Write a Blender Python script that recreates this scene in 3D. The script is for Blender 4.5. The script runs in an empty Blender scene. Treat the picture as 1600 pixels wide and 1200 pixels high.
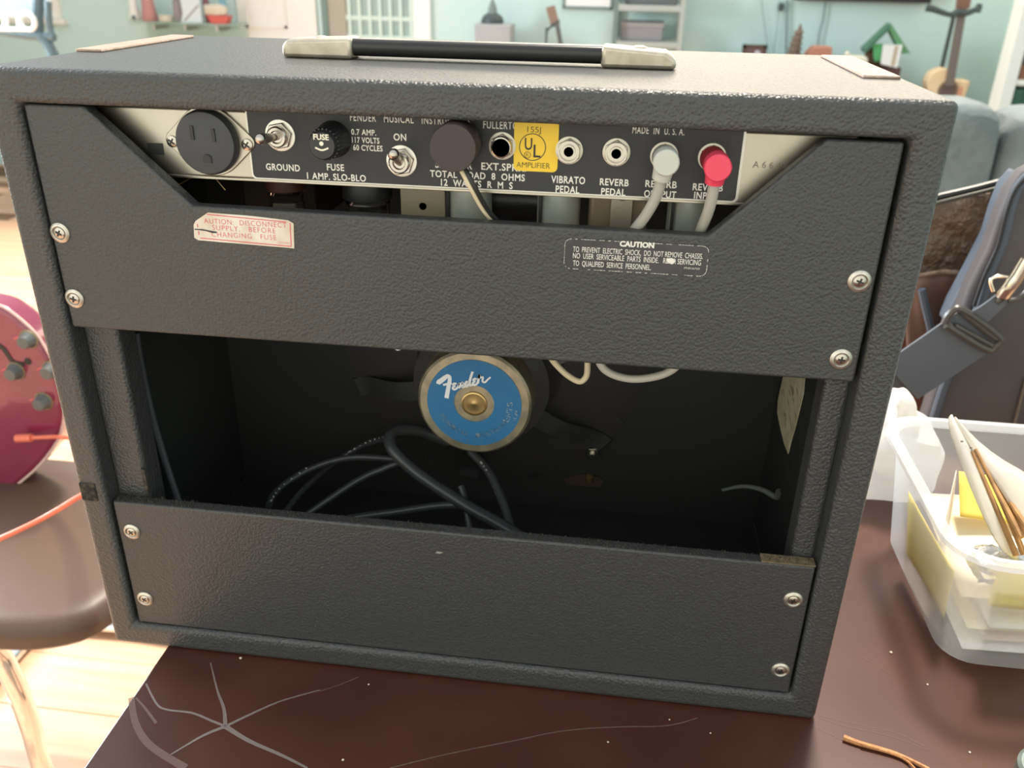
import bpy, bmesh, math, random
from mathutils import Vector, Matrix
random.seed(7)
C = bpy.context.scene.collection
# ---------------------------------------------------------------- camera
FPX = 1345.1
R = [(0.99133245, 0.13005541, 0.01858925), (0.07364021, -0.43289852, -0.89842974), (-0.10879839, 0.89201147, -0.43872366)]
CAM = Vector((0.3478, -0.4484, 0.4577))
cd = bpy.data.cameras.new('camera'); cam = bpy.data.objects.new('camera', cd); C.objects.link(cam)
cd.sensor_width = 36; cd.lens = FPX / 1600 * 36; cd.clip_start = 0.01; cd.clip_end = 60
M = Matrix(((R[0][0], -R[1][0], -R[2][0], CAM.x), (R[0][1], -R[1][1], -R[2][1], CAM.y), (R[0][2], -R[1][2], -R[2][2], CAM.z), (0, 0, 0, 1)))
cam.matrix_world = M
cd.dof.use_dof = True; cd.dof.focus_distance = 0.53; cd.dof.aperture_fstop = 11
sc = bpy.context.scene; sc.camera = cam
# ---------------------------------------------------------------- world, sun, window lights, exposure
w = bpy.data.worlds.new('sky'); sc.world = w; w.use_nodes = True
bg = w.node_tree.nodes['Background']; bg.inputs[0].default_value = (0.90, 0.97, 1.0, 1); bg.inputs[1].default_value = 1.08
sd = bpy.data.lights.new('sun', 'SUN'); sd.energy = 5.5; sd.angle = math.radians(9); sd.color = (1, .90, .76)
sun = bpy.data.objects.new('sun', sd); C.objects.link(sun)
sun.rotation_euler = Vector((0.17, 1.0, 2.1)).to_track_quat('Z', 'Y').to_euler()
def window_light(name, loc, target, sx, sy, e, col):
    l = bpy.data.lights.new(name, 'AREA'); l.shape = 'RECTANGLE'; l.size = sx; l.size_y = sy; l.energy = e; l.color = col
    o = bpy.data.objects.new(name, l); C.objects.link(o); o.location = loc
    o.rotation_euler = (Vector(loc) - Vector(target)).to_track_quat('Z', 'Y').to_euler()
window_light('window_light_left', (-3.2, 1.6, 1.0), (0.2, 0, 0.2), 1.6, 1.3, 260, (.86, .95, 1))
window_light('window_light_back', (0.7, 4.5, 1.42), (0.3, 0, 0.4), 4.6, 0.9, 95, (1, .82, .60))
sc.view_settings.view_transform = 'Standard'; sc.view_settings.look = 'None'; sc.view_settings.gamma = 1
sc.view_settings.use_curve_mapping = False; sc.view_settings.exposure = 0.0

# ---------------------------------------------------------------- helpers
def ray(x, y):
    a, b = (x - 800) / FPX, (y - 600) / FPX
    return Vector([a * R[0][i] + b * R[1][i] + R[2][i] for i in range(3)])
def PY(x, y, Y): d = ray(x, y); return CAM + d * ((Y - CAM.y) / d.y)
def PZ(x, y, Z): d = ray(x, y); return CAM + d * ((Z - CAM.z) / d.z)
def PX(x, y, X): d = ray(x, y); return CAM + d * ((X - CAM.x) / d.x)

def mat(name, col, rough=.5, metal=0, spec=.5, bump=None, noise=None, alpha=1, trans=0, emit=None, coat=0):
    """bump=(kind, scale, strength, distance); noise=(scale, colour2, amount)"""
    m = bpy.data.materials.new(name); m.use_nodes = True; nt = m.node_tree; p = nt.nodes['Principled BSDF']
    p.inputs['Base Color'].default_value = (*col, 1); p.inputs['Roughness'].default_value = rough
    p.inputs['Metallic'].default_value = metal; p.inputs['Specular IOR Level'].default_value = spec
    p.inputs['Alpha'].default_value = alpha; p.inputs['Transmission Weight'].default_value = trans
    p.inputs['Coat Weight'].default_value = coat
    if emit: p.inputs['Emission Color'].default_value = (*emit[0], 1); p.inputs['Emission Strength'].default_value = emit[1]
    tc = nt.nodes.new('ShaderNodeTexCoord')
    def link(a, b): nt.links.new(a, b)
    if noise:
        n = nt.nodes.new('ShaderNodeTexNoise'); n.inputs['Scale'].default_value = noise[0]; n.inputs['Detail'].default_value = 4
        link(tc.outputs['Object'], n.inputs['Vector'])
        r = nt.nodes.new('ShaderNodeMapRange'); r.inputs[1].default_value = .5 - noise[2]; r.inputs[2].default_value = .5 + noise[2]
        link(n.outputs['Fac'], r.inputs[0])
        mx = nt.nodes.new('ShaderNodeMix'); mx.data_type = 'RGBA'
        mx.inputs[6].default_value = (*col, 1); mx.inputs[7].default_value = (*noise[1], 1)
        link(r.outputs[0], mx.inputs[0]); link(mx.outputs[2], p.inputs['Base Color'])
    if bump:
        if bump[0] == 'noise':
            t = nt.nodes.new('ShaderNodeTexNoise'); t.inputs['Detail'].default_value = 5; out = t.outputs['Fac']
        else:
            t = nt.nodes.new('ShaderNodeTexVoronoi'); t.feature = 'SMOOTH_F1'; out = t.outputs['Distance']
            t.inputs['Smoothness'].default_value = .4
            nn = nt.nodes.new('ShaderNodeTexNoise'); nn.inputs['Scale'].default_value = bump[1] * 1.1; nn.inputs['Detail'].default_value = 3
            ad = nt.nodes.new('ShaderNodeMixRGB'); ad.blend_type = 'LINEAR_LIGHT'; ad.inputs[0].default_value = .0012
            link(tc.outputs['Object'], nn.inputs['Vector']); link(tc.outputs['Object'], ad.inputs[1]); link(nn.outputs['Color'], ad.inputs[2])
        t.inputs['Scale'].default_value = bump[1]
        link(tc.outputs['Object'], t.inputs['Vector'])
        b = nt.nodes.new('ShaderNodeBump'); b.inputs['Strength'].default_value = bump[2]; b.inputs['Distance'].default_value = bump[3]
        if bump[0] == 'leather':
            b.invert = True; ma = nt.nodes.new('ShaderNodeMath'); ma.operation = 'MULTIPLY_ADD'; ma.inputs[1].default_value = .55
            link(nn.outputs['Fac'], ma.inputs[0]); link(out, ma.inputs[2]); out = ma.outputs[0]
        link(out, b.inputs['Height']); link(b.outputs[0], p.inputs['Normal'])
    return m

def wood_mat(name, c1, c2, rough, scale=(6, 60, 60), spec=.5, coat=0):
    m = bpy.data.materials.new(name); m.use_nodes = True; nt = m.node_tree; p = nt.nodes['Principled BSDF']
    p.inputs['Roughness'].default_value = rough; p.inputs['Specular IOR Level'].default_value = spec; p.inputs['Coat Weight'].default_value = coat
    tc = nt.nodes.new('ShaderNodeTexCoord'); mp = nt.nodes.new('ShaderNodeMapping'); mp.inputs['Scale'].default_value = scale
    n = nt.nodes.new('ShaderNodeTexNoise'); n.inputs['Scale'].default_value = 1; n.inputs['Detail'].default_value = 6; n.inputs['Distortion'].default_value = .6
    oi = nt.nodes.new('ShaderNodeObjectInfo'); cr = nt.nodes.new('ShaderNodeValToRGB')
    cr.color_ramp.elements[0].color = (*c1, 1); cr.color_ramp.elements[1].color = (*c2, 1)
    cr.color_ramp.elements[0].position = .32; cr.color_ramp.elements[1].position = .68
    va = nt.nodes.new('ShaderNodeVectorMath'); va.operation = 'ADD'; sc_ = nt.nodes.new('ShaderNodeVectorMath'); sc_.operation = 'SCALE'; sc_.inputs[3].default_value = 37
    cb = nt.nodes.new('ShaderNodeCombineXYZ')
    for k in range(3): nt.links.new(oi.outputs['Random'], cb.inputs[k])
    nt.links.new(cb.outputs[0], sc_.inputs[0]); nt.links.new(tc.outputs['Object'], mp.inputs[0])
    nt.links.new(mp.outputs[0], va.inputs[0]); nt.links.new(sc_.outputs[0], va.inputs[1])
    nt.links.new(va.outputs[0], n.inputs['Vector']); nt.links.new(n.outputs['Fac'], cr.inputs[0])
    nt.links.new(cr.outputs[0], p.inputs['Base Color'])
    return m

def frosted(name, col, tr, glossy=.12, rough=.3):
    m = bpy.data.materials.new(name); m.use_nodes = True; nt = m.node_tree; out = nt.nodes['Material Output']; nt.nodes.remove(nt.nodes['Principled BSDF'])
    d = nt.nodes.new('ShaderNodeBsdfDiffuse'); d.inputs[0].default_value = (*col, 1)
    t = nt.nodes.new('ShaderNodeBsdfTranslucent'); t.inputs[0].default_value = (*col, 1)
    tp = nt.nodes.new('ShaderNodeBsdfTransparent'); g = nt.nodes.new('ShaderNodeBsdfGlossy'); g.inputs['Roughness'].default_value = rough
    a = nt.nodes.new('ShaderNodeMixShader'); a.inputs[0].default_value = .55; b = nt.nodes.new('ShaderNodeMixShader'); b.inputs[0].default_value = tr
    c = nt.nodes.new('ShaderNodeMixShader'); c.inputs[0].default_value = glossy
    L = nt.links.new
    L(d.outputs[0], a.inputs[1]); L(t.outputs[0], a.inputs[2]); L(a.outputs[0], b.inputs[1]); L(tp.outputs[0], b.inputs[2])
    L(b.outputs[0], c.inputs[1]); L(g.outputs[0], c.inputs[2]); L(c.outputs[0], out.inputs[0])
    return m

def wloc(p):
    v = Vector((0, 0, 0))
    while p is not None: v += p.location; p = p.parent
    return v
def obj(name, bm, m, parent=None, smooth=True, bevel=0, seg=3, sub=0, solid=0):
    o = obj_(name, bm, m, parent, smooth, bevel, seg, sub, solid)
    if name in ('lettering', 'faded_lettering', 'printing', 'cord_printing', 'slots', 'grip_ribs'): o['kind'] = 'stuff'
    return o
def obj_(name, bm, m, parent, smooth, bevel, seg, sub, solid):
    me = bpy.data.meshes.new(name)
    bmesh.ops.remove_doubles(bm, verts=bm.verts, dist=1e-7)
    bm.normal_update(); bm.to_mesh(me); bm.free()
    if smooth:
        for f in me.polygons: f.use_smooth = True
        me.set_sharp_from_angle(angle=math.radians(35))
    o = bpy.data.objects.new(name, me); C.objects.link(o)
    for x in (m if isinstance(m, (list, tuple)) else [m]): me.materials.append(x)
    if parent is not None: o.parent = parent; o.location = -wloc(parent)
    if solid: s = o.modifiers.new('s', 'SOLIDIFY'); s.thickness = solid; s.offset = 0
    if bevel:
        b = o.modifiers.new('b', 'BEVEL'); b.width = bevel; b.segments = seg; b.limit_method = 'ANGLE'; b.angle_limit = math.radians(40)
        b.harden_normals = False
    if sub: s = o.modifiers.new('u', 'SUBSURF'); s.levels = sub; s.render_levels = sub
    return o
def tag(o, label=None, cat=None, group=None, kind=None):
    if label: o['label'] = label
    if cat: o['category'] = cat
    if group: o['group'] = group
    if kind: o['kind'] = kind
    if o.parent is None and o.type == 'MESH' and kind != 'structure' and not o.children:
        vs = o.data.vertices; n = len(vs)
        if n:
            c = Vector((sum(v.co.x for v in vs) / n, sum(v.co.y for v in vs) / n, min(v.co.z for v in vs)))
            o.data.transform(Matrix.Translation(-c)); o.location += c
    return o
def thing(name, loc, label, cat, group=None):
    o = bpy.data.objects.new(name, None); C.objects.link(o); o.location = loc; o.empty_display_size = .02
    o['label'] = label; o['category'] = cat
    if group: o['group'] = group
    return o
def box(bm, x0, x1, y0, y1, z0, z1, mtx=None, mi=0):
    v = [bm.verts.new(p) for p in ((x0, y0, z0), (x1, y0, z0), (x1, y1, z0), (x0, y1, z0), (x0, y0, z1), (x1, y0, z1), (x1, y1, z1), (x0, y1, z1))]
    for f in ((3, 2, 1, 0), (4, 5, 6, 7), (0, 1, 5, 4), (1, 2, 6, 5), (2, 3, 7, 6), (3, 0, 4, 7)):
        q = bm.faces.new([v[i] for i in f]); q.material_index = mi
    if mtx: bmesh.ops.transform(bm, matrix=mtx, verts=v)
    return bm
def B(*a, **k): return box(bmesh.new(), *a, **k)
def prism(pts, y0, y1, bm=None, axis='y'):
    """polygon of (x, z) extruded from y0 to y1 (axis y); axis z: (x, y) extruded in z; axis x: (y, z) in x"""
    bm = bm or bmesh.new()
    def P(a, b, c): return (a, c, b) if axis == 'y' else ((a, b, c) if axis == 'z' else (c, a, b))
    A = [bm.verts.new(P(a, b, y0)) for a, b in pts]; D = [bm.verts.new(P(a, b, y1)) for a, b in pts]
    n = len(pts); fs = [bm.faces.new(A), bm.faces.new(D[::-1])]
    for i in range(n): fs.append(bm.faces.new((A[i], D[i], D[(i + 1) % n], A[(i + 1) % n])))
    bmesh.ops.recalc_face_normals(bm, faces=fs)
    return bm
def lathe(prof, c, axis='y', n=40, bm=None, capped=True):
    """prof: list of (offset along axis, radius)"""
    bm = bm or bmesh.new(); rings = []; c = Vector(c)
    for t, r in prof:
        ring = []
        for i in range(n):
            a = 2 * math.pi * i / n; u, v = math.cos(a) * r, math.sin(a) * r
            p = {'y': (u, t, v), 'z': (u, v, t), 'x': (t, u, v)}[axis]
            ring.append(bm.verts.new(c + Vector(p)))
        rings.append(ring)
    fs = []
    for a, b in zip(rings, rings[1:]):
        for i in range(n): fs.append(bm.faces.new((a[i], a[(i + 1) % n], b[(i + 1) % n], b[i])))
    if capped:
        if prof[0][1] > 1e-6: fs.append(bm.faces.new(rings[0]))
        if prof[-1][1] > 1e-6: fs.append(bm.faces.new(rings[-1][::-1]))
    bmesh.ops.recalc_face_normals(bm, faces=fs)
    return bm
def smooth_path(pts, k=8):
    pts = [Vector(p) for p in pts]; out = []
    if len(pts) < 3: return pts
    for i in range(len(pts) - 1):
        p0 = pts[max(i - 1, 0)]; p1 = pts[i]; p2 = pts[i + 1]; p3 = pts[min(i + 2, len(pts) - 1)]
        for j in range(k):
            t = j / k
            out.append(.5 * ((2 * p1) + (p2 - p0) * t + (2 * p0 - 5 * p1 + 4 * p2 - p3) * t * t + (3 * p1 - p0 - 3 * p2 + p3) * t ** 3))
    out.append(pts[-1]); return out
def tube(pts, r, n=10, bm=None, k=8, flat=1.0):
    bm = bm or bmesh.new(); P = smooth_path(pts, k); rings = []; N = len(P)
    up = Vector((0, 0, 1))
    for i, p in enumerate(P):
        t = (P[min(i + 1, N - 1)] - P[max(i - 1, 0)]).normalized()
        if i == 0:
            if abs(t.dot(up)) > .95: up = Vector((1, 0, 0))
            s = t.cross(up).normalized()
        else: s = (s - t * s.dot(t)).normalized()
        q = t.cross(s)
        rr = r if not isinstance(r, (list, tuple)) else r[0] + (r[1] - r[0]) * i / (N - 1)
        rings.append([bm.verts.new(p + (s * math.cos(2 * math.pi * j / n) + q * math.sin(2 * math.pi * j / n) * flat) * rr) for j in range(n)])
    fs = []
    for a, b in zip(rings, rings[1:]):
        for j in range(n): fs.append(bm.faces.new((a[j], a[(j + 1) % n], b[(j + 1) % n], b[j])))
    fs.append(bm.faces.new(rings[0])); fs.append(bm.faces.new(rings[-1][::-1]))
    bmesh.ops.recalc_face_normals(bm, faces=fs)
    return bm
def ribbon(pts, wd, th, nrm=(0, -1, 0), bm=None, k=6):
    """flat strip following pts, width wd across, thickness th along nrm"""
    bm = bm or bmesh.new(); P = smooth_path(pts, k); N = len(P); nrm = Vector(nrm).normalized(); rings = []
    for i, p in enumerate(P):
        t = (P[min(i + 1, N - 1)] - P[max(i - 1, 0)]).normalized(); s = t.cross(nrm).normalized()
        ww = wd if not isinstance(wd, (list, tuple)) else wd[0] + (wd[1] - wd[0]) * i / (N - 1)
        rings.append([bm.verts.new(p + s * a * ww / 2 + nrm * b * th / 2) for a, b in ((-1, -1), (1, -1), (1, 1), (-1, 1))])
    fs = []
    for a, b in zip(rings, rings[1:]):
        for j in range(4): fs.append(bm.faces.new((a[j], a[(j + 1) % 4], b[(j + 1) % 4], b[j])))
    fs.append(bm.faces.new(rings[0])); fs.append(bm.faces.new(rings[-1][::-1]))
    bmesh.ops.recalc_face_normals(bm, faces=fs)
    return bm
def text_mesh(s, bold=0.0, spacing=1.0, res=3):
    cu = bpy.data.curves.new('t', 'FONT'); cu.body = s; cu.resolution_u = res; cu.offset = bold; cu.space_character = spacing
    cu.size = 1
    o = bpy.data.objects.new('t', cu); C.objects.link(o)
    dg = bpy.context.evaluated_depsgraph_get(); dg.update()
    me = bpy.data.meshes.new_from_object(o.evaluated_get(dg))
    bpy.data.objects.remove(o); bpy.data.curves.remove(cu)
    vs = [v.co.copy() for v in me.vertices]; fs = [tuple(p.vertices) for p in me.polygons]; bpy.data.meshes.remove(me)
    return vs, fs
def add_text(bm, s, x0, x1, z0, h, Y, bold=.01, spacing=1.0, slope=0.0, fn=None, capref='H'):
    """write s on the plane y=Y facing -y, from x0 to x1, baseline z0, capital height h"""
    vs, fs = text_mesh(s, bold, spacing)
    if not vs: return
    mnx = min(v.x for v in vs); mxx = max(v.x for v in vs); H = 0.70
    new = []
    for v in vs:
        u = (v.x - mnx) / (mxx - mnx)
        X = x0 + u * (x1 - x0); Z = z0 + v.y / H * h + slope * (X - x0)
        new.append(bm.verts.new(fn(X, Z) if fn else (X, Y, Z)))
    for f in fs:
        try: bm.faces.new([new[i] for i in f])
        except ValueError: pass
def px_text(bm, s, pl, pr, h, Y, **k):
    """baseline end points given on the photo, unprojected on the plane y=Y"""
    a, b = PY(*pl, Y), PY(*pr, Y)
    add_text(bm, s, a.x, b.x, (a.z + b.z) / 2, h, Y, **k)
def round_rect(x0, x1, z0, z1, r, n=5):
    out = []
    for cx, cz, a0 in ((x1 - r, z1 - r, 0), (x0 + r, z1 - r, 90), (x0 + r, z0 + r, 180), (x1 - r, z0 + r, 270)):
        for i in range(n + 1):
            a = math.radians(a0 + 90 * i / n); out.append((cx + r * math.cos(a), cz + r * math.sin(a)))
    return out
def pxpoly(pts, Y): return [(PY(x, y, Y).x, PY(x, y, Y).z) for x, y in pts]
def cushion(x0, x1, y0, y1, z0, z1, rough=.0, cuts=6, pw=5):
    bm = B(x0, x1, y0, y1, z0, z1)
    bmesh.ops.subdivide_edges(bm, edges=bm.edges[:], cuts=cuts, use_grid_fill=True)
    c = Vector(((x0 + x1) / 2, (y0 + y1) / 2, (z0 + z1) / 2)); hs = Vector(((x1 - x0) / 2, (y1 - y0) / 2, (z1 - z0) / 2))
    for v in bm.verts:
        d = Vector(((v.co.x - c.x) / hs.x, (v.co.y - c.y) / hs.y, (v.co.z - c.z) / hs.z))
        n4 = (abs(d.x) ** pw + abs(d.y) ** pw + abs(d.z) ** pw) ** (1 / pw)
        d = d / max(n4, 1e-6)
        v.co = c + Vector((d.x * hs.x, d.y * hs.y, d.z * hs.z)) + Vector([random.uniform(-rough, rough) for _ in range(3)])
    return bm

# ---------------------------------------------------------------- materials
tolex = mat('black tolex', (.052, .053, .054), .40, spec=.55, bump=('leather', 560, .60, .0008))
tolex_dark = mat('painted black interior', (.030, .032, .030), .7, spec=.2, bump=('noise', 200, .3, .001))
tolex_fine = mat('back panel tolex', (.050, .051, .052), .42, spec=.5, bump=('leather', 600, .50, .0007))
worn = mat('worn tolex edge', (.085, .072, .056), .9, spec=.2, bump=('noise', 900, 1, .001), noise=(260, (.03, .03, .028), .1))
metal = mat('chassis steel', (.52, .48, .41), .34, 1, noise=(9, (.40, .36, .29), .2), bump=('noise', 60, .05, .0005))
chrome = mat('nickel plated metal', (.50, .46, .41), .22, 1)
dullchrome = mat('dull nickel', (.66, .62, .55), .38, .9, noise=(200, (.45, .42, .36), .15), bump=('noise', 400, .15, .0003))
capmetal = mat('handle cap metal', (.66, .59, .47), .33, .75, noise=(120, (.54, .47, .37), .12), bump=('noise', 120, .12, .0006))
plate = mat('black faceplate', (.030, .030, .034), .42, spec=.4)
white_ink = mat('silver white ink', (.80, .78, .72), .5)
blackplastic = mat('black plastic', (.018, .018, .02), .35)
blackrubber = mat('black rubber', (.02, .021, .022), .42)
brownblack = mat('brown black bakelite', (.040, .026, .028), .42)
yellow = mat('yellow sticker', (.90, .60, .035), .45)
ink_black = mat('black ink', (.02, .02, .02), .5)
cream_paper = mat('cream sticker paper', (.78, .72, .63), .6, noise=(60, (.66, .56, .44), .1))
red_ink = mat('red ink', (.72, .12, .16), .6)
grey_plastic = mat('pale grey plastic', (.55, .56, .51), .4)
grey_cable = mat('grey cable', (.42, .41, .37), .45)
red_plastic = mat('bright red plastic', (.80, .055, .11), .35)
darkred_plastic = mat('dark red plastic', (.36, .02, .03), .4)
beige_wire = mat('beige wire', (.72, .62, .42), .5)
blue_label = mat('blue paper label', (.02, .15, .36), .5, noise=(80, (.03, .17, .36), .2))
gold = mat('worn gold plated steel', (.60, .52, .36), .38, .85, noise=(90, (.42, .38, .28), .12), bump=('noise', 150, .25, .0006))
brass = mat('brass cap', (.62, .44, .20), .3, .9)
glass = mat('clear glass', (.9, .92, .9), .05, trans=1)

# ---------------------------------------------------------------- the setting
FL = -0.75
floor_m = wood_mat('honey oak floor', (.50, .27, .16), (.63, .40, .26), .38, (2.2, 34, 30))
wall_m = mat('pale aqua wall', (.52, .72, .71), .85, noise=(.8, (.58, .71, .69), .2))
wall_l = mat('pale grey green wall', (.66, .70, .66), .85)
white_m = mat('white trim paint', (.78, .77, .72), .5)
def struct(name, bm, m, parent=None, **k):
    o = obj(name, bm, m, parent, **k)
    if parent is None: o['kind'] = 'structure'
    return o
floor = struct('floor', B(-3.7, 3.2, -2.2, 4.9, FL - .05, FL - .004), mat('dark subfloor', (.16, .09, .05), .8), smooth=False)
bw, bl = .125, 1.25
bmb = B(-bl / 2 + .001, bl / 2 - .001, -bw / 2 + .0008, bw / 2 - .0008, -.014, 0)
bmesh.ops.bevel(bmb, geom=[e for e in bmb.edges if all(v.co.z > -.001 for v in e.verts)], offset=.001, segments=1)
first = None; row = 0; yy = -1.5
while yy < 4.85:
    xx = -3.7 + bl / 2 - (row * .43 % 1) * bl
    while xx < 1.7:
        if xx > -3.2:
            if first is None: first = obj('floorboard', bmb, floor_m, floor, smooth=False); o = first
            else:
                o = first.copy(); C.objects.link(o); o.parent = floor
            o.location = (xx, yy, FL + random.uniform(-.0006, .0004))
        xx += bl
    yy += bw; row += 1
WY = 4.62; TOP = 1.9
def seg(x): return x
winR = PY(95, 10, WY).x; d1a = PY(368, 20, WY).x; d1b = PY(497, 20, WY).x; d2a = PY(503, 20, WY).x; d2b = PY(668, 20, WY).x
sill = PY(80, 28, WY).z
wb = B(-3.7, d1a, WY, WY + .12, FL, sill); box(wb, winR, d1a, WY, WY + .12, sill, TOP)
box(wb, d2b, 3.2, WY, WY + .12, FL, TOP); box(wb, d1a, d2b, WY, WY + .12, 1.35, TOP)
box(wb, -3.7, winR, WY, WY + .12, 1.5, TOP); box(wb, d1b, d2a, WY, WY + .12, FL, 1.35)
struct('wall_back', wb, wall_m, smooth=False)
struct('wall_left', B(-3.82, -3.7, -2.32, WY + .12, FL, TOP), wall_l, smooth=False)
struct('wall_right', B(3.2, 3.32, -2.32, WY + .12, FL, TOP), wall_m, smooth=False)
struct('wall_front', B(-3.7, 3.2, -2.32, -2.2, FL, TOP), wall_l, smooth=False)
struct('baseboard_back', B(d2b + .1, 3.2, WY - .015, WY, FL, FL + .1), white_m, bevel=.004)
# window at the far left: frame and pane
win = struct('window_1', B(winR - .04, winR + .005, WY - .03, WY + .06, sill, 1.5), white_m, bevel=.004)
obj('window_sill', B(-3.7, winR + .03, WY - .05, WY + .1, sill - .03, sill), white_m, win, bevel=.004)
obj('pane', B(-3.69, winR - .04, WY + .02, WY + .026, sill, 1.5), frosted('bright window glass', (.95, .97, 1), .7, .05), win)
# white panelled door
d1 = struct('door_1', B(d1a + .01, d1b - .01, WY - .005, WY + .04, FL, 1.34), white_m, bevel=.004)
pz = PY(430, 44, WY).z
for (a, b, c, d) in ((.06, .30, pz, pz + .5), (.06, .20, FL + .2, pz - .06), (.25, .39, FL + .2, pz - .06)):
    fr = bmesh.new(); x0, x1 = d1a + a, d1a + b
    for q in ((x0, x1, d - .015, d), (x0, x1, c, c + .015), (x0, x0 + .015, c, d), (x1 - .015, x1, c, d)):
        box(fr, q[0], q[1], WY - .013, WY - .004, q[2], q[3])
    obj('door_panel', fr, white_m, d1, smooth=False)
# glazed door: leaf standing a little open, with muntins and panes
gdoor = struct('door_2', B(d2b - .075, d2b + .02, WY - .03, WY + .05, FL, 1.35), mat('door frame white', (.86, .86, .82), .45), bevel=.004)
obj('door_jamb', B(d2a, PY(512, 20, WY).x, WY - .01, WY + .06, FL, 1.35), mat('dark teal trim', (.16, .24, .22), .6), gdoor)
obj('door_edge', B(PY(512, 20, WY).x, PY(540, 20, WY).x, WY, WY + .05, FL, 1.35), mat('taupe door edge', (.38, .35, .28), .6), gdoor)
mun = mat('pale muntin', (.60, .72, .66), .5)
ga = PY(540, 20, WY).x; gb = d2b - .075
cols = [PY(x, 20, WY).x for x in (541, 570, 597, 613, 634, 656)] + [gb]
cols = [ga, ga + .035]; 
xs = [ga + .02 + (gb - ga - .04) * i / 6 for i in range(7)]
rows = [FL + .25, FL + .56, PY(600, 59, WY).z, PY(600, 29, WY).z, PY(600, 29, WY).z + .27, PY(600, 29, WY).z + .54]
for i, x in enumerate(xs): obj('muntin', B(x - .009, x + .009, WY + .0, WY + .03, FL + .2, 1.35), mun, gdoor, smooth=False)
for i, z in enumerate(rows): obj('muntin', B(ga, gb, WY + .002, WY + .028, z - .011, z + .011), mun, gdoor, smooth=False)
obj('door_rail', B(ga, gb, WY, WY + .03, FL, FL + .24), mun, gdoor, smooth=False)
pane_m = mat('greenish door glass', (.36, .46, .43), .15, noise=(3, (.26, .36, .36), .15))
for i in range(6):
    for j in range(5):
        obj('pane', B(xs[i] + .009, xs[i + 1] - .009, WY + .012, WY + .017, rows[j] + .011, rows[j + 1] - .011), pane_m, gdoor, smooth=False)

# ---------------------------------------------------------------- table
table_m = mat('dark reddish brown laminate', (.060, .019, .013), .30, spec=.5, noise=(12, (.090, .030, .020), .25), bump=('noise', 90, .04, .0004))
TX0, TX1, TY0, TY1 = .0405, 1.15, -.62, .40
table = thing('table', (.6, -.1, FL), 'dark reddish brown scratched table under the amplifier', 'table')
obj('tabletop', B(TX0, TX1, TY0, TY1, -.03, 0), table_m, table, bevel=.0015)
for x in (TX0 + .06, TX1 - .12):
    for y in (TY0 + .06, TY1 - .12): obj('leg', B(x, x + .06, y, y + .06, FL, -.03), table_m, table, bevel=.003)
obj('apron', B(TX0 + .09, TX1 - .09, TY0 + .08, TY1 - .08, -.10, -.03), table_m, table)
scr = mat('pale scuff', (.34, .27, .25), .8, alpha=.45); scr2 = mat('faint scuff', (.24, .15, .12), .8, alpha=.45)
def scratch(pix, wd, m, label=None):
    pts = [PZ(x, y, .00012) for x, y in pix]
    o = obj('scratch', ribbon(pts, wd, .0001, (0, 0, 1)), m, table, smooth=False)
N0 = (352, 1135)
scratch([(329, 1036), (340, 1080), (350, 1108), N0], (.0008, .0028), scr)
scratch([(228, 1068), (245, 1100), (262, 1109), (300, 1114), (330, 1126), N0], (.0012, .0018), scr)
scratch([N0, (400, 1112), (440, 1095), (500, 1078)], (.0022, .0008), scr)
scratch([N0, (390, 1158), (440, 1180), (480, 1200)], (.0034, .0014), scr)
scratch([N0, (320, 1148), (290, 1165), (262, 1182)], (.0026, .0008), scr)
scratch([(205, 1090), (212, 1130), (235, 1165), (290, 1200)], (.004, .005), scr2)
scratch([(212, 1090), (228, 1108), (244, 1130)], (.0012, .002), scr2)
scratch([(610, 1200), (700, 1178), (800, 1158), (880, 1142), (960, 1136), (1040, 1134), (1090, 1122)], .0008, scr2)
scratch([(500, 1080), (530, 1070), (560, 1058)], .0006, scr2)
scratch([(1280, 1118), (1330, 1130), (1400, 1145), (1455, 1172)], .0004, scr2)
scratch([(1280, 1121), (1320, 1135), (1390, 1150), (1455, 1174)], .0004, scr2)
scratch([(1330, 1018), (1370, 1040), (1402, 1058)], .0004, scr2)
scratch([(1275, 1137), (1320, 1158)], .0004, scr2)
crumb = mat('pale crumb', (.75, .66, .5), .8)
CR = ['pale crumb just below the left bottom edge of the amplifier', 'white speck at the bottom left of the star-shaped scuff, near the long scratch', 'small speck right of the star-shaped scuff', 'white speck on the dark table below the right half of the amplifier', 'pale crumb between the amplifier and the tub', 'small speck below the left front corner of the tub', 'small speck near the round lid at the lower right', 'speck close below the amplifier edge, above the long scratch', 'speck just below the right bottom corner of the amplifier']
for x, y, s in ((376, 1029, .0011), (536, 1188, .0009), (576, 1070, .0007), (950, 1160, .0007), (1392, 1020, .0011), (1449, 1070, .0008), (1515, 1176, .0008), (1046, 1125, .0006), (1110, 1146, .0006)):
    p = PZ(x, y, 0); o = obj('crumb', lathe([(0, s * .7), (s * .5, s), (s, s * .5)], (p.x, p.y, 0.0001), 'z', 7), crumb)
    tag(o, CR.pop(0), 'crumb', 'crumbs on the table')

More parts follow.
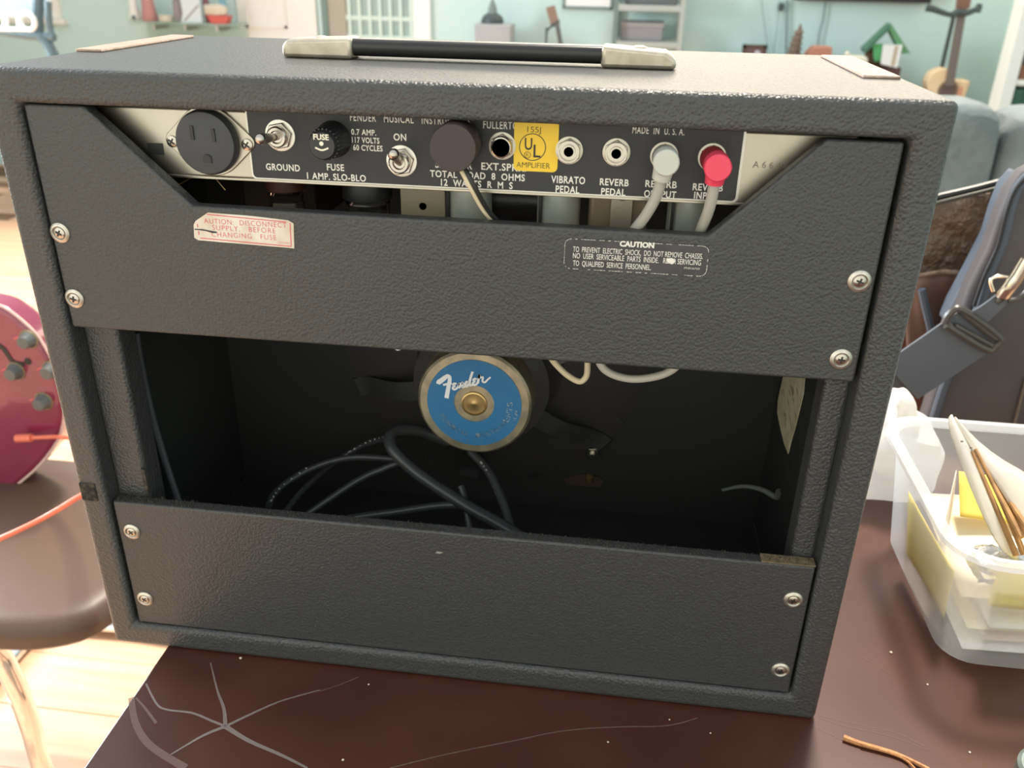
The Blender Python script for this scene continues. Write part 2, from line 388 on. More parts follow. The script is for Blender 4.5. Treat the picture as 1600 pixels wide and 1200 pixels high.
# ---------------------------------------------------------------- amplifier
W, H, D, T = .505, .403, .235, .0185
amp = thing('guitar_amplifier', (W / 2, D / 2, 0), 'large black textured guitar combo amplifier with open back facing the camera', 'amplifier')
bm = bmesh.new()
def ring_at(y, inset):
    a = [bm.verts.new(p) for p in ((0, y, 0), (W, y, 0), (W, y, H), (0, y, H))]
    b = [bm.verts.new(p) for p in ((inset, y, inset), (W - inset, y, inset), (W - inset, y, H - inset), (inset, y, H - inset))]
    return a, b
a0, b0 = ring_at(0, T); a1, b1 = ring_at(D, T)
for i in range(4):
    j = (i + 1) % 4
    bm.faces.new((a0[i], a0[j], b0[j], b0[i])); bm.faces.new((a1[j], a1[i], b1[i], b1[j]))
    bm.faces.new((a0[j], a0[i], a1[i], a1[j])); bm.faces.new((b0[i], b0[j], b1[j], b1[i]))
bmesh.ops.recalc_face_normals(bm, faces=bm.faces[:])
cab = obj('cabinet', bm, tolex, amp, bevel=.0042, seg=4)
# inner lining so that the inside is bare black
ins = bmesh.new()
for q in ((T, T + .001, .014, D - .03, T, H - T), (W - T - .001, W - T, .014, D - .03, T, H - T), (T, W - T, .014, D - .03, T, T + .001)):
    box(ins, *q)
obj('lining', ins, tolex_dark, amp, smooth=False)
baf = obj('baffle', B(T + .001, W - T - .001, .200, .215, T + .001, H - T - .001), tolex_dark, amp, smooth=False)
obj('grille_cloth', B(T, W - T, .216, .222, T, H - T), mat('silver grille cloth', (.42, .43, .42), .7, bump=('noise', 900, .6, .001)), amp)
# cleats beside the opening, covered like the cabinet
for x0, x1 in ((T + .0002, .0425), (W - .0335, W - T - .0002)):
    obj('cleat', B(x0, x1, .0135, .034, T + .0005, H - T - .001), tolex, amp, bevel=.003)
obj('worn_patch', B(.0405, .0432, .0118, .0136, .127, .147), worn, amp, bevel=.0006)
obj('worn_patch', B(.002, .0135, -.0009, .001, .126, .140), worn, amp, bevel=.0008)
up = [(T + .0012, .252), (W - T - .0025, .252), (W - T - .0025, .3825), (.447, .3825), (.3955, .3305), (.1095, .3318), (.055, .3838), (T + .0012, .3838)]
obj('upper_back_panel', prism(up, .0035, .0128), tolex_fine, amp, bevel=.0015)
lo = obj('lower_back_panel', B(T + .0022, W - T - .0015, .0035, .0128, T + .0004, .1243), tolex_fine, amp, bevel=.0015)
# frayed top edge of the lower panel: tufts of covering
fz = bmesh.new()
for i in range(1500):
    x = T + .004 + random.random() * (W - 2 * T - .008); p = Vector((x, random.uniform(.0042, .0118), .1240)); h = random.uniform(.0010, .0022) * (1.5 if x < .08 or x > .45 else 1)
    q = Vector((random.uniform(-.0009, .0009), random.uniform(-.0008, .0005), h))
    s = Vector((random.uniform(.0002, .0005), 0, 0)); u = Vector((0, .0004, 0))
    v = [fz.verts.new(p - s), fz.verts.new(p + s), fz.verts.new(p + u), fz.verts.new(p + q)]
    for f in ((0, 1, 3), (1, 2, 3), (2, 0, 3)): fz.faces.new([v[k] for k in f])
o = obj('frayed_edge', fz, worn, lo, smooth=False); o['kind'] = 'stuff'
obj('worn_patch', B(.452, .485, .004, .012, .1242, .1252), mat('bare wood edge', (.22, .16, .09), .9, noise=(200, (.10, .08, .05), .15)), lo)
obj('chip', prism([(.0, 0), (.0035, .0003), (.004, .0012), (.001, .0014)], -.0002, .0002).copy() if False else prism([(.244, .1075), (.2475, .1072), (.249, .1085), (.2455, .1090)], .0032, .0036), mat('grey chip', (.30, .28, .26), .8), lo)
obj('chip', prism([(.4790, .3400), (.4805, .3395), (.4803, .3350), (.4790, .3362)], -.0004, .0030), mat('pale nick', (.6, .56, .52), .8), amp) if False else None

# screws with cup washers
def screw_at(x, z, y=.0035, rot=0, s=1.0, parent=amp):
    p = Vector((x, y, z)) - wloc(parent)
    sc0 = screw_at.proto
    if sc0 is None:
        wm = lathe([(0.0, .0062), (-.0010, .0060), (-.0017, .0050), (-.0019, .0042), (-.0013, .0036), (-.0008, .0034), (-.0008, 0)], (0, 0, 0), 'y', 32)
        wo = obj('cup_washer', wm, dullchrome, None)
        hm = lathe([(-.0006, .0033), (-.0014, .0032), (-.0019, .0022), (-.0021, 0)], (0, 0, 0), 'y', 24)
        ho = obj('screw_head', hm, chrome, wo)
        cr = bmesh.new(); box(cr, -.0019, .0019, -.00235, -.0015, -.00045, .00045); box(cr, -.00045, .00045, -.00236, -.0015, -.0019, .0019)
        so = obj('screw_slot', cr, ink_black, wo, smooth=False)
        screw_at.proto = wo; o = wo; kids = [ho, so]
    else:
        o = sc0.copy(); C.objects.link(o); kids = []
        for k in sc0.children:
            c = k.copy(); C.objects.link(c); c.parent = o; kids.append(c)
    o.name = 'screw'; o.parent = parent; o.location = p; o.rotation_euler = (0, rot, 0)
screw_at.proto = None
for i, (px, py) in enumerate(((91, 365), (114, 468), (1344, 441), (1315, 563), (204, 833), (225, 938), (1240, 940), (1220, 1050))):
    q = PY(px, py, .0015); screw_at(q.x, q.z, .0038, [.5, .2, .35, .1, .9, .6, .3, .2][i])

# chassis
CY = .020
ch = obj('chassis', B(T + .02, W - T - .02, CY, CY + .16, .3445, H - T - .002), metal, amp, bevel=.0015)
obj('chassis_lip', B(T + .022, W - T - .022, CY - .0006, CY + .012, .3435, .3452), metal, ch, bevel=.0004)
fp = obj('faceplate', prism(round_rect(.1407, .4086, .3460, .3838, .0022), CY - .0008, CY + .0002), plate, ch, smooth=False)
fr = bmesh.new(); prism(round_rect(.1396, .4100, .3448, .3838, .0030), CY - .0003, CY + .0001, fr)
obj('faceplate_border', fr, mat('pale silver border', (.70, .68, .62), .4, .5), ch, smooth=False)
TY_ = CY - .0009
tx = bmesh.new()
CH = .0036
for s, a, b, h in (('GROUND', (416, 265), (469, 268), CH), ('FUSE', (511, 265), (538, 268), CH), ('1 AMP. SLO-BLO', (480, 279), (572, 284), CH),
                   ('0.7 AMP.', (549, 210), (588, 212), .0030), ('117 VOLTS', (550, 222), (593, 225), .0030), ('60 CYCLES', (552, 234), (598, 237), .0030),
                   ('ON', (615, 219), (635, 220), CH), ('SPEAKER', (680, 261), (738, 265), CH), ('EXT.SPKR.', (752, 265), (822, 268), .0038),
                   ('TOTAL  LOAD  8  OHMS', (672, 276), (820, 283), CH), ('12  WATTS  R  M  S', (689, 289), (801, 296), CH),
                   ('VIBRATO', (861, 285), (914, 288), .0038), ('PEDAL', (868, 300), (905, 303), .0038),
                   ('REVERB', (937, 289), (982, 291), .0036), ('PEDAL', (939, 304), (977, 306), .0036),
                   ('REVERB', (1008, 292), (1057, 294), .0036), ('OUTPUT', (1006, 307), (1056, 310), .0036),
                   ('REVERB', (1082, 297), (1129, 299), .0036), ('INPUT', (1084, 310), (1121, 312), .0036)):
    px_text(tx, s, a, b, h, TY_, bold=.022, spacing=1.1)
px_text(tx, 'FENDER   MUSICAL   INSTRUMENTS', (547, 187.5), (735, 197.5), .0040, TY_, bold=.012, spacing=1.15)
px_text(tx, 'FULLERTON, CALIF.', (755, 199), (860, 206), .0040, TY_, bold=.012, spacing=1.15)
px_text(tx, 'MADE  IN  U. S. A.', (988, 208), (1069, 211.5), .0036, TY_, bold=.012, spacing=1.15)
obj('lettering', tx, white_ink, fp, smooth=False)
sn = bmesh.new(); px_text(sn, 'A 6 6 4 0 7', (1176, 262), (1242, 265), .0034, CY - .0004, bold=-.005)
obj('serial_number', sn, mat('stamped grey', (.26, .22, .17), .7), ch, smooth=False)

def centre(px, py, Y=CY): q = PY(px, py, Y); return q.x, q.z
# AC outlet
ox, oz = .1176, .3652
def seg_poly(cx, cz, r, ear, rr, n=10):
    pts = []
    # diamond flange: circle in the middle with two small round ears
    a0 = math.acos((r - rr) / ear)
    for i in range(n + 1):
        a = math.pi / 2 + (math.pi / 2 - a0) * 0 + a0 - math.pi / 2 + (math.pi - 2 * a0) * i / n; pts.append((cx + r * math.cos(a), cz + r * math.sin(a)))
    for i in range(n + 1):
        a = math.pi - a0 + 2 * a0 * i / n; pts.append((cx - ear + rr * math.cos(a), cz + rr * math.sin(a)))
    for i in range(n + 1):
        a = math.pi + a0 + (math.pi - 2 * a0) * i / n; pts.append((cx + r * math.cos(a), cz + r * math.sin(a)))
    for i in range(n + 1):
        a = -a0 + 2 * a0 * i / n; pts.append((cx + ear + rr * math.cos(a), cz + rr * math.sin(a)))
    return pts
outlet = obj('power_outlet', prism(seg_poly(ox, oz, .0192, .0215, .0046), CY - .0016, CY + .0002), metal, ch, bevel=.0004)
obj('outlet_face', lathe([(-.0012, .0180), (-.0052, .0178), (-.0072, .0168), (-.0075, .0155), (-.0075, 0)], (ox - .0004, CY, oz - .0002), 'y', 48), mat('dark grey outlet plastic', (.040, .042, .05), .42), outlet)
sl = bmesh.new(); yf = CY - .0082
box(sl, ox - .0078, ox - .0058, yf, yf + .002, oz + .0015, oz + .0092)
box(sl, ox + .0047, ox + .0065, yf, yf + .002, oz + .0010, oz + .0080)
prism([(ox - .0022, oz - .0105), (ox + .0026, oz - .0108), (ox + .0026, oz - .0076), (ox + .0012, oz - .0062), (ox - .0010, oz - .0062), (ox - .0022, oz - .0076)], yf, yf + .002, sl)
obj('slots', sl, ink_black, outlet, smooth=False)
for dx in (-.0222, .0218):
    s = obj('outlet_screw', lathe([(-.0016, .0034), (-.0024, .0032), (-.0030, .0018), (-.0031, 0)], (ox + dx, CY, oz - .001), 'y', 20), chrome, outlet)
    cr = bmesh.new(); box(cr, -.002, .002, -.0034, -.0028, -.0004, .0004); box(cr, -.0004, .0004, -.00341, -.0028, -.002, .002)
    bmesh.ops.transform(cr, matrix=Matrix.Translation((ox + dx, CY, oz - .001)) @ Matrix.Rotation(.6, 4, 'Y'), verts=cr.verts[:]); obj('slot', cr, ink_black, s, smooth=False)
obj('square_hole', B(.0790, .0885, CY - .0004, CY + .0004, .3560, .3625), ink_black, ch, smooth=False)

def hexring(cx, cz, r, y0, y1, bm, rot=0):
    pts = [(cx + r * math.cos(rot + math.pi / 3 * i), cz + r * math.sin(rot + math.pi / 3 * i)) for i in range(6)]
    return prism(pts, y0, y1, bm)
def toggle(name, cx, cz, tip):
    t = obj(name, lathe([(0, .0086), (-.0009, .0085), (-.0011, .0076)], (cx, CY - .0006, cz), 'y', 32), mat(name + ' washer', (.78, .75, .68), .3, .6), ch)
    h = bmesh.new(); hexring(cx, cz, .0076, CY - .0042, CY - .001, h, .2)
    obj('hex_nut', h, chrome, t, bevel=.0005)
    obj('bushing', lathe([(-.003, .0058), (-.0070, .0057), (-.0076, .0050), (-.0076, .0036), (-.0064, .0030), (-.0064, 0)], (cx, CY, cz), 'y', 28), chrome, t)
    b = tube([(cx, CY - .006, cz), tip], (.0018, .0031), 14, k=1)
    bb = lathe([(-.0031, 0), (-.0028, .0016), (-.0016, .0028), (0, .0031), (.0016, .0028), (.0028, .0016), (.0031, 0)], tip, 'y', 16, b)
    obj('lever', bb, chrome, t)
gx, gz = centre(437, 212, CY - .002); tp = PY(407, 217, CY - .024); toggle('ground_switch', gx, gz, tp)
gx, gz = centre(627, 252, CY - .002); tp = PY(615, 241, CY - .022); toggle('power_switch', gx, gz, tp)
# fuse holder
fx, fz_ = centre(522, 217, CY)
fu = obj('fuse_holder', lathe([(0, .0100), (-.003, .0098), (-.006, .0088), (-.019, .0078), (-.0205, .0068), (-.0205, 0)], (fx, CY, fz_), 'y', 40), blackplastic, ch)
rb = bmesh.new()
for i in range(24):
    a = 2 * math.pi * i / 24; c0 = Vector((fx + .0081 * math.cos(a), CY - .012, fz_ + .0081 * math.sin(a)))
    tube([c0 + Vector((0, .006, 0)), c0 - Vector((0, .006, 0))], .0006, 5, rb, k=1)
obj('grip_ribs', rb, blackplastic, fu)
ft = bmesh.new(); yq = CY - .0208; q = PY(502, 222, yq)
add_text(ft, 'FUSE', q.x - .0042, q.x + .0042, q.z + .0012, .0028, yq, bold=.03)
prism([(q.x + .0012 * math.cos(i * .7), q.z - .0008 + .0012 * math.sin(i * .7)) for i in range(9)], yq - .0001, yq + .0001, ft)
ribbon([(q.x - .0036, yq, q.z - .0030), (q.x, yq, q.z - .0042), (q.x + .0036, yq, q.z - .0030)], .0009, .0001, (0, -1, 0), ft)
obj('lettering', ft, mat('cream ink', (.85, .80, .66), .5), fu, smooth=False)
# jacks
def jack(name, px, py, rca=False, label=None):
    cx, cz = centre(px, py, CY - .003)
    j = obj(name, lathe([(0, .0074), (-.0009, .0073), (-.0011, .0066)], (cx, CY - .0006, cz), 'y', 32), mat(name + ' washer', (.62, .58, .50), .4, .6), ch)
    h = bmesh.new(); hexring(cx, cz, .0067, CY - .0036, CY - .001, h, .5); obj('hex_nut', h, chrome, j, bevel=.0004)
    if rca:
        obj('socket', lathe([(-.0034, .0058), (-.0050, .0057), (-.0050, .0050), (-.0002, .0049), (-.0002, .0036), (-.0046, .0034), (-.0046, .0026), (-.0012, .0022)], (cx, CY - .001, cz), 'y', 30, capped=False), chrome, j)
        obj('socket_centre', lathe([(-.0032, .0028), (-.0032, 0)], (cx, CY - .001, cz), 'y', 16), mat(name + ' pin', (.25, .23, .2), .4), j)
        obj('hole', lathe([(-.0050, .0011), (-.0050, 0)], (cx, CY - .001, cz), 'y', 12), ink_black, j)
    else:
        obj('bushing', lathe([(-.0034, .0058), (-.0056, .0054), (-.0058, .0048), (-.0030, .0038)], (cx, CY - .001, cz), 'y', 30, capped=False), chrome, j)
        obj('hole', lathe([(-.0034, .0046), (-.0034, 0)], (cx, CY - .001, cz), 'y', 24), ink_black, j)
    return cx, cz
jack('speaker_output_jack', 715, 232); jack('extension_jack', 784, 229)
jack('pedal_jack', 889, 236, True); jack('pedal_jack', 963, 239, True)
r1 = jack('reverb_jack', 1038, 245, True); r2 = jack('reverb_jack', 1113, 247, True)
# UL sticker
q0 = PY(803, 232, CY - .0012); q1 = PY(872, 237, CY - .0012)
ulx0, ulx1, ulz0 = q0.x, q1.x, PY(838, 268, CY - .0012).z
st = obj('safety_sticker', prism(round_rect(ulx0, ulx1, ulz0, .3838, .0028), CY - .0014, CY - .0010), yellow, ch, smooth=False)
st['label'] = 'yellow safety approval sticker'
ut = bmesh.new(); uy_ = CY - .0016; cx = (ulx0 + ulx1) / 2
px_text(ut, '155J', (824, 206), (845, 208), .0030, uy_, bold=-.012)
px_text(ut, 'AMPLIFIER', (807, 261), (859, 264), .0030, uy_, bold=-.012)
c = PY(832, 230, uy_)
ringp = [(c.x + .0070 * math.cos(a * math.pi / 16), uy_, c.z + .0070 * math.sin(a * math.pi / 16)) for a in range(33)]
ribbon(ringp, .0004, .0001, (0, -1, 0), ut, k=1)
add_text(ut, 'U', c.x - .0042, c.x - .0002, c.z - .0014, .0062, uy_, bold=.01)
add_text(ut, 'L', c.x + .0006, c.x + .0044, c.z - .0052, .0066, uy_, bold=.01)
c2 = Vector((c.x - .0026, uy_, c.z - .0042))
ribbon([(c2.x + .0017 * math.cos(a * math.pi / 8), uy_, c2.z + .0017 * math.sin(a * math.pi / 8)) for a in range(17)], .00025, .0001, (0, -1, 0), ut, k=1)
add_text(ut, 'R', c2.x - .0008, c2.x + .0008, c2.z - .0009, .0018, uy_, bold=-.015)
obj('lettering', ut, ink_black, st, smooth=False)
# caution stickers on the upper back panel
SY = .0035
cp = obj('caution_sticker', prism(pxpoly([(303, 351), (306, 345), (325, 332), (390, 337), (450, 344), (459, 349), (460, 388), (452, 387), (380, 381), (310, 375), (304, 371)], SY), SY - .0004, SY + .0001), cream_paper, amp, smooth=False)
cp['label'] = 'torn cream sticker with red writing'
rt = bmesh.new(); ry = SY - .0006
px_text(rt, 'AUTION:  DISCONNECT', (319, 347), (448, 358), .0030, ry, bold=-.012, spacing=1.15, slope=-.0)
px_text(rt, 'SUPPLY,   BEFORE', (332, 358), (431, 366), .0030, ry, bold=-.012, spacing=1.15)
px_text(rt, 'CHANGING   FUSE', (331, 368), (432, 377), .0030, ry, bold=-.012, spacing=1.15)
px_text(rt, '020289', (434, 380), (452, 382), .0012, ry, bold=-.02)
for a, b in (((323, 335), (447, 347)), ((453, 349), (455, 385)), ((455, 385), (313, 372)), ((308, 350), (309, 355)), ((310, 361), (311, 367))):
    ribbon([PY(*a, ry), PY(*b, ry)], .00045, .0001, (0, -1, 0), rt, k=1)
obj('lettering', rt, red_ink, cp, smooth=False)
tear = prism(pxpoly([(304, 357.5), (316, 358), (326, 360), (338, 362), (339, 364), (332, 364), (322, 361), (312, 359.5), (304, 359)], ry), ry - .0001, ry + .0001)
obj('tear', tear, ink_black, cp, smooth=False)
a, b = PY(882, 380, SY), PY(1108, 395, SY)
lx0, lx1, lz1, lz0 = a.x, b.x, .3255, .3082
cb = obj('caution_plate', prism(round_rect(lx0, lx1, lz0, lz1, .0036), SY - .0004, SY + .0001), mat('dark plate', (.035, .032, .036), .3, noise=(110, (.05, .045, .055), .08)), amp, smooth=False)
cb['label'] = 'black caution plate with white writing'
ct = bmesh.new(); cy_ = SY - .0006
rp = [(x, cy_, z) for x, z in round_rect(lx0 + .0003, lx1 - .0003, lz0 + .0003, lz1 - .0003, .0034)]
rp.append(rp[0])
for i in range(len(rp) - 1):
    u, v = Vector(rp[i]), Vector(rp[i + 1]); L = (v - u).length; k = max(1, int(L / .0016))
    for j in range(k):
        if random.random() < .72: ribbon([u.lerp(v, j / k), u.lerp(v, (j + .8) / k)], random.uniform(.00012, .0003), .0001, (0, -1, 0), ct, k=1)
px_text(ct, 'CAUTION', (968, 385), (1022, 387), .0028, cy_, bold=.05)
px_text(ct, 'TO  PREVENT  ELECTRIC  SHOCK,  DO  NOT REMOVE  CHASSIS.', (895, 395), (1098, 403), .0030, cy_, bold=.002)
px_text(ct, 'NO  USER  SERVICEABLE  PARTS  INSIDE.   REFER SERVICING', (895, 405), (1095, 413), .0030, cy_, bold=.002)
px_text(ct, 'TO  QUALIFIED  SERVICE  PERSONNEL.', (895, 416), (1017, 421), .0030, cy_, bold=.002)
px_text(ct, 'PN016769', (1069, 420), (1093, 422), .0012, cy_, bold=-.01)
prism(pxpoly([(1041, 404), (1050, 403), (1056, 408), (1050, 413), (1043, 410)], cy_), cy_ - .0002, cy_, ct)
obj('lettering', ct, mat('white print', (.80, .78, .72), .5), cb, smooth=False)

# below the chassis: tubes, shields, transformers
def tube_glass(px, y, base_m, r):
    q = PY(px, 300, y)
    b = obj('vacuum_tube', lathe([(0, r * .95), (-.006, r), (-.016, r * 1.02), (-.017, r * .9)], (q.x, y, .346), 'z', 28), base_m, ch)
    obj('glass_envelope', lathe([(-.017, r * .7), (-.019, r * .92), (-.034, r * .95), (-.050, r * .95), (-.060, r * .6), (-.063, .001)], (q.x, y, .346), 'z', 28), glass, b)
    obj('tube_plate', B(q.x - r * .5, q.x + r * .5, y - r * .3, y + r * .3, .290, .322), mat('grey tube plate', (.35, .33, .30), .5, .6), b, bevel=.001)
tube_glass(447, .062, mat('brown tube base', (.10, .04, .03), .5), .0118)
tube_glass(574, .052, blackplastic, .0148)
for px, r in ((733, .0136), (873, .0126), (1078, .0126)):
    y = .050; q = PY(px, 320, y)
    s = obj('tube_shield', lathe([(0, r * .8), (-.0035, r * .8), (-.0036, r), (-.040, r), (-.042, r * .9)], (q.x, y, .3455), 'z', 36), mat('tinned shield', (.60, .58, .50), .35, .35, noise=(40, (.46, .54, .52), .15)), ch)
    obj('shield_slot', B(q.x - r * .85, q.x - r * .72, y - r * .85, y - r * .6, .312, .340), ink_black, s)
q = PY(662, 320, .045)
br = obj('bracket', B(q.x - .014, q.x + .013, .045, .047, .300, .345), mat('tan bracket', (.40, .35, .26), .5, .5), ch, bevel=.0005)
obj('hole', lathe([(-.0004, .0022), (-.0004, 0)], (q.x - .0005, .045, PY(658, 322, .045).z), 'y', 16), ink_black, br)
q = PY(966, 320, .040)
tf = obj('output_transformer', B(q.x - .017, q.x + .017, .046, .080, .300, .343), mat('brown transformer', (.28, .22, .16), .45, .4), ch, bevel=.003)
obj('strap', B(q.x - .0062 + .002, q.x + .0062 + .002, .041, .0455, .300, .343), mat('pale strap', (.45, .40, .32), .4, .7), tf, bevel=.0006)
obj('strap_screw', lathe([(-.0016, .0025), (0, .0034)], (q.x + .002, .041, .341), 'y', 16), chrome, tf)
q = PY(805, 330, .07)
obj('round_capacitor', lathe([(-.028, .0), (-.028, .013), (-.026, .0145), (.026, .0145), (.028, .013), (.028, 0)], (q.x, .072, .328), 'x', 28), blackplastic, ch)
q = PY(592, 320, .07)
obj('power_transformer', B(.215, .250, .072, .12, .292, .343), mat('grey lamination', (.16, .15, .14), .5, .4), ch, bevel=.002)
obj('filter_box', B(.100, .150, .09, .16, .30, .343), mat('dark can', (.03, .03, .03), .5), ch, bevel=.002)
# faint gold cross wires left
for a, b in (((272, 292), (300, 277)), ((335, 277), (352, 297))):
    obj('fine_wire', tube([PY(*a, .04), PY(*b, .04)], .0003, 6, k=1), brass, ch)

# ---------------------------------------------------------------- loudspeaker (screwed inside, part of the amplifier)
SPx, SPz, MY = .2535, .1700, .100
spk = obj('loudspeaker', lathe([(.022, .0425), (.030, .052), (.052, .054), (.060, .050), (.075, .060), (.098, .125), (.100, .128), (.100, .110)], (SPx, MY, SPz), 'y', 64, capped=False), mat('speaker basket', (.075, .070, .072), .30, .3), amp)
spk['label'] = 'loudspeaker with round magnet carrying a blue label'
mg = obj('magnet', lathe([(0, 0), (0, .0400), (.0015, .0418), (.005, .0425), (.024, .0425), (.026, .040)], (SPx, MY, SPz), 'y', 72), gold, spk)
mg['label'] = 'worn gold round magnet pot'
for i in range(6):
    a = math.pi / 3 * i + .35; d = Vector((math.cos(a), 0, math.sin(a)))
    p0 = Vector((SPx, MY, SPz)); s = obj('basket_arm', ribbon([p0 + d * .050 + Vector((0, .050, 0)), p0 + d * .078 + Vector((0, .062, 0)), p0 + d * .112 + Vector((0, .092, 0)), p0 + d * .127 + Vector((0, .096, 0))], .017, .003, d.cross(Vector((0, 0, 1))).cross(d) if False else Vector((d.x * -.6, -.8, d.z * -.6))), mat('arm black', (.07, .068, .07), .3, .3), spk)
for i in range(8):
    a = math.pi / 4 * i + .3; p = (SPx + .121 * math.cos(a), MY + .099, SPz + .121 * math.sin(a))
    obj('mounting_bolt', lathe([(-.004, .0035), (0, .004)], p, 'y', 8), mat('dark bolt', (.10, .10, .10), .4, .8), spk)
# blue ring label
def ring_disc(r0, r1, y, n=64):
    bm = bmesh.new(); A = []; Bv = []
    for i in range(n):
        a = 2 * math.pi * i / n
        A.append(bm.verts.new((SPx + r0 * math.cos(a), y, SPz + r0 * math.sin(a)))); Bv.append(bm.verts.new((SPx + r1 * math.cos(a), y, SPz + r1 * math.sin(a))))
    for i in range(n):
        j = (i + 1) % n; bm.faces.new((A[i], A[j], Bv[j], Bv[i]))
    bmesh.ops.recalc_face_normals(bm, faces=bm.faces[:]); return bm
LYb = MY - .0004
bl_ = obj('blue_label', ring_disc(.0148, .0348, LYb), blue_label, spk, smooth=False)
bl_['label'] = 'blue ring label with white script'
cap = obj('magnet_cap', lathe([(-.0002, .0098), (-.0012, .0094), (-.0014, .0084), (-.0008, .0080), (-.0006, .003), (-.0010, .0012), (-.0012, 0)], (SPx, MY, SPz), 'y', 40), brass, spk)
lt = bmesh.new(); ly = LYb - .0003
def S(u, v): return Vector((SPx + u / 1000, ly, SPz + v / 1000))
# script letters, coordinates in mm from the magnet centre, drawn from the photograph's lettering
A0 = math.radians(14)
def rot2(u, v): return (u * math.cos(A0) - v * math.sin(A0), u * math.sin(A0) + v * math.cos(A0))
SK = [0]
def stroke(pts, wd):
    SK[0] += 1; dy = Vector((0, -.00004 * SK[0], 0)); pts = [S(u, v) + dy for u, v in pts]
    wd = tuple(k * 1.45 for k in wd) if isinstance(wd, tuple) else wd * 1.45
    ribbon(pts, wd, .0001, (0, -1, 0), lt, k=5)
def mpx(x, y):  # 1333x1200 crop of the label, 6.667 px per photo px
    q = PY(640 + x / 6.667, 540 + y / 6.667, LYb); return ((q.x - SPx) * 1000, (q.z - SPz) * 1000)
stroke([mpx(*p) for p in ((292, 395), (298, 370), (330, 350), (375, 320), (400, 312), (418, 330), (415, 380), (402, 450), (385, 545))], (.0012, .0022))
stroke([mpx(*p) for p in ((300, 395), (330, 378), (365, 350), (400, 318), (420, 312))], (.0014, .0010))
stroke([mpx(*p) for p in ((350, 408), (395, 398), (440, 388))], .0012)
stroke([mpx(*p) for p in ((490, 395), (468, 392), (455, 405), (470, 418), (452, 432), (455, 450), (478, 452), (505, 430))], .0011)
stroke([mpx(*p) for p in ((505, 430), (520, 390), (515, 440))], .0011)
stroke([mpx(*p) for p in ((515, 440), (540, 395), (555, 385), (552, 430), (575, 420))], .0011)
stroke([mpx(*p) for p in ((618, 378), (595, 375), (582, 400), (592, 422), (615, 400), (640, 320), (658, 268))], .0012)
stroke([mpx(*p) for p in ((640, 320), (628, 380), (632, 412), (655, 400))], .0011)
stroke([mpx(*p) for p in ((700, 345), (680, 342), (665, 355), (680, 368), (662, 385), (668, 405), (695, 400), (715, 375))], .0011)
stroke([mpx(*p) for p in ((712, 388), (728, 300), (724, 330), (765, 325), (760, 365), (785, 378), (815, 350), (845, 325))], (.0012, .0008))
obj('lettering', lt, mat('white script ink', (.82, .82, .86), .5), bl_, smooth=False)
at_ = bmesh.new()
def arc_text(s, r, a0, a1, h, m=None):
    for i, c_ in enumerate(s):
        if c_ == ' ': continue
        a = math.radians(a0 + (a1 - a0) * i / (len(s) - 1)); cxx, czz = SPx + r * math.cos(a), SPz + r * math.sin(a)
        ux = Vector((-math.sin(a), 0, math.cos(a))); uz = Vector((-math.cos(a), 0, -math.sin(a)))
        add_text(at_, c_, -h * .42, h * .42, -h / 2, h, 0, bold=.0, fn=lambda X, Z: Vector((cxx, ly, czz)) + ux * X + uz * Z)
arc_text('MUSICAL INSTRUM', .0262, -152, -32, .0040)
arc_text('FULLERTON', .0318, -135, -62, .0022)
obj('faded_lettering', at_, mat('faded ink', (.03, .11, .22), .6, noise=(300, (.16, .22, .28), .08)), bl_, smooth=False)
at_ = bmesh.new(); arc_text('ENTS', .0262, -24, 4, .0042); arc_text('CALIF', .0316, -26, -6, .0022)
obj('faded_lettering', at_, mat('pale faded ink', (.30, .38, .46), .6, noise=(350, (.04, .14, .28), .05)), bl_, smooth=False)
# nuts on the baffle
q = PY(926, 705, .199); h = bmesh.new(); hexring(q.x, q.z, .0062, .193, .199, h); lathe([(-.009, .0026), (0, .0026)], (q.x, .199, q.z), 'y', 16, h)
obj('baffle_nut', h, mat('zinc nut', (.50, .48, .40), .3, 1), baf, bevel=.0004)
q = PY(921, 745, .199)
obj('baffle_bolt', lathe([(-.006, 0), (-.0055, .0022), (-.003, .0034), (0, .0036)], (q.x, .198, q.z), 'y', 16), brass, baf)
obj('baffle_plate', prism(pxpoly([(880, 748), (905, 741), (935, 745), (943, 752), (938, 761), (885, 757)], .198), .1975, .1995), mat('dull brown plate', (.14, .10, .08), .4, .6), baf)
# tube chart on the right inner wall
def XW(px, py): v = PX(px, py, W - T - .0012); return (v.y, v.z)
chart = obj('paper_chart', prism([XW(*p) for p in ((1225, 585), (1258, 590), (1256, 615), (1250, 640), (1242, 672), (1236, 692), (1232, 709), (1226, 694), (1220, 670), (1215, 645), (1216, 625))], W - T - .0016, W - T - .0011, axis='x'), mat('aged paper', (.60, .55, .40), .8, noise=(70, (.50, .42, .28), .12)), amp, smooth=False)
chart['label'] = 'torn aged paper chart stuck inside'
pr = bmesh.new(); xx = W - T - .0018
for k in range(16):
    px0, py0 = random.uniform(1222, 1246), random.uniform(600, 660)
    a, b = PX(px0, py0, xx), PX(px0 + 2, py0 + random.uniform(6, 14), xx)
    ribbon([a, b], .0008, .0001, (1, 0, 0), pr, k=1)
o = obj('printing', pr, mat('faded print', (.28, .22, .2), .8), chart, smooth=False)

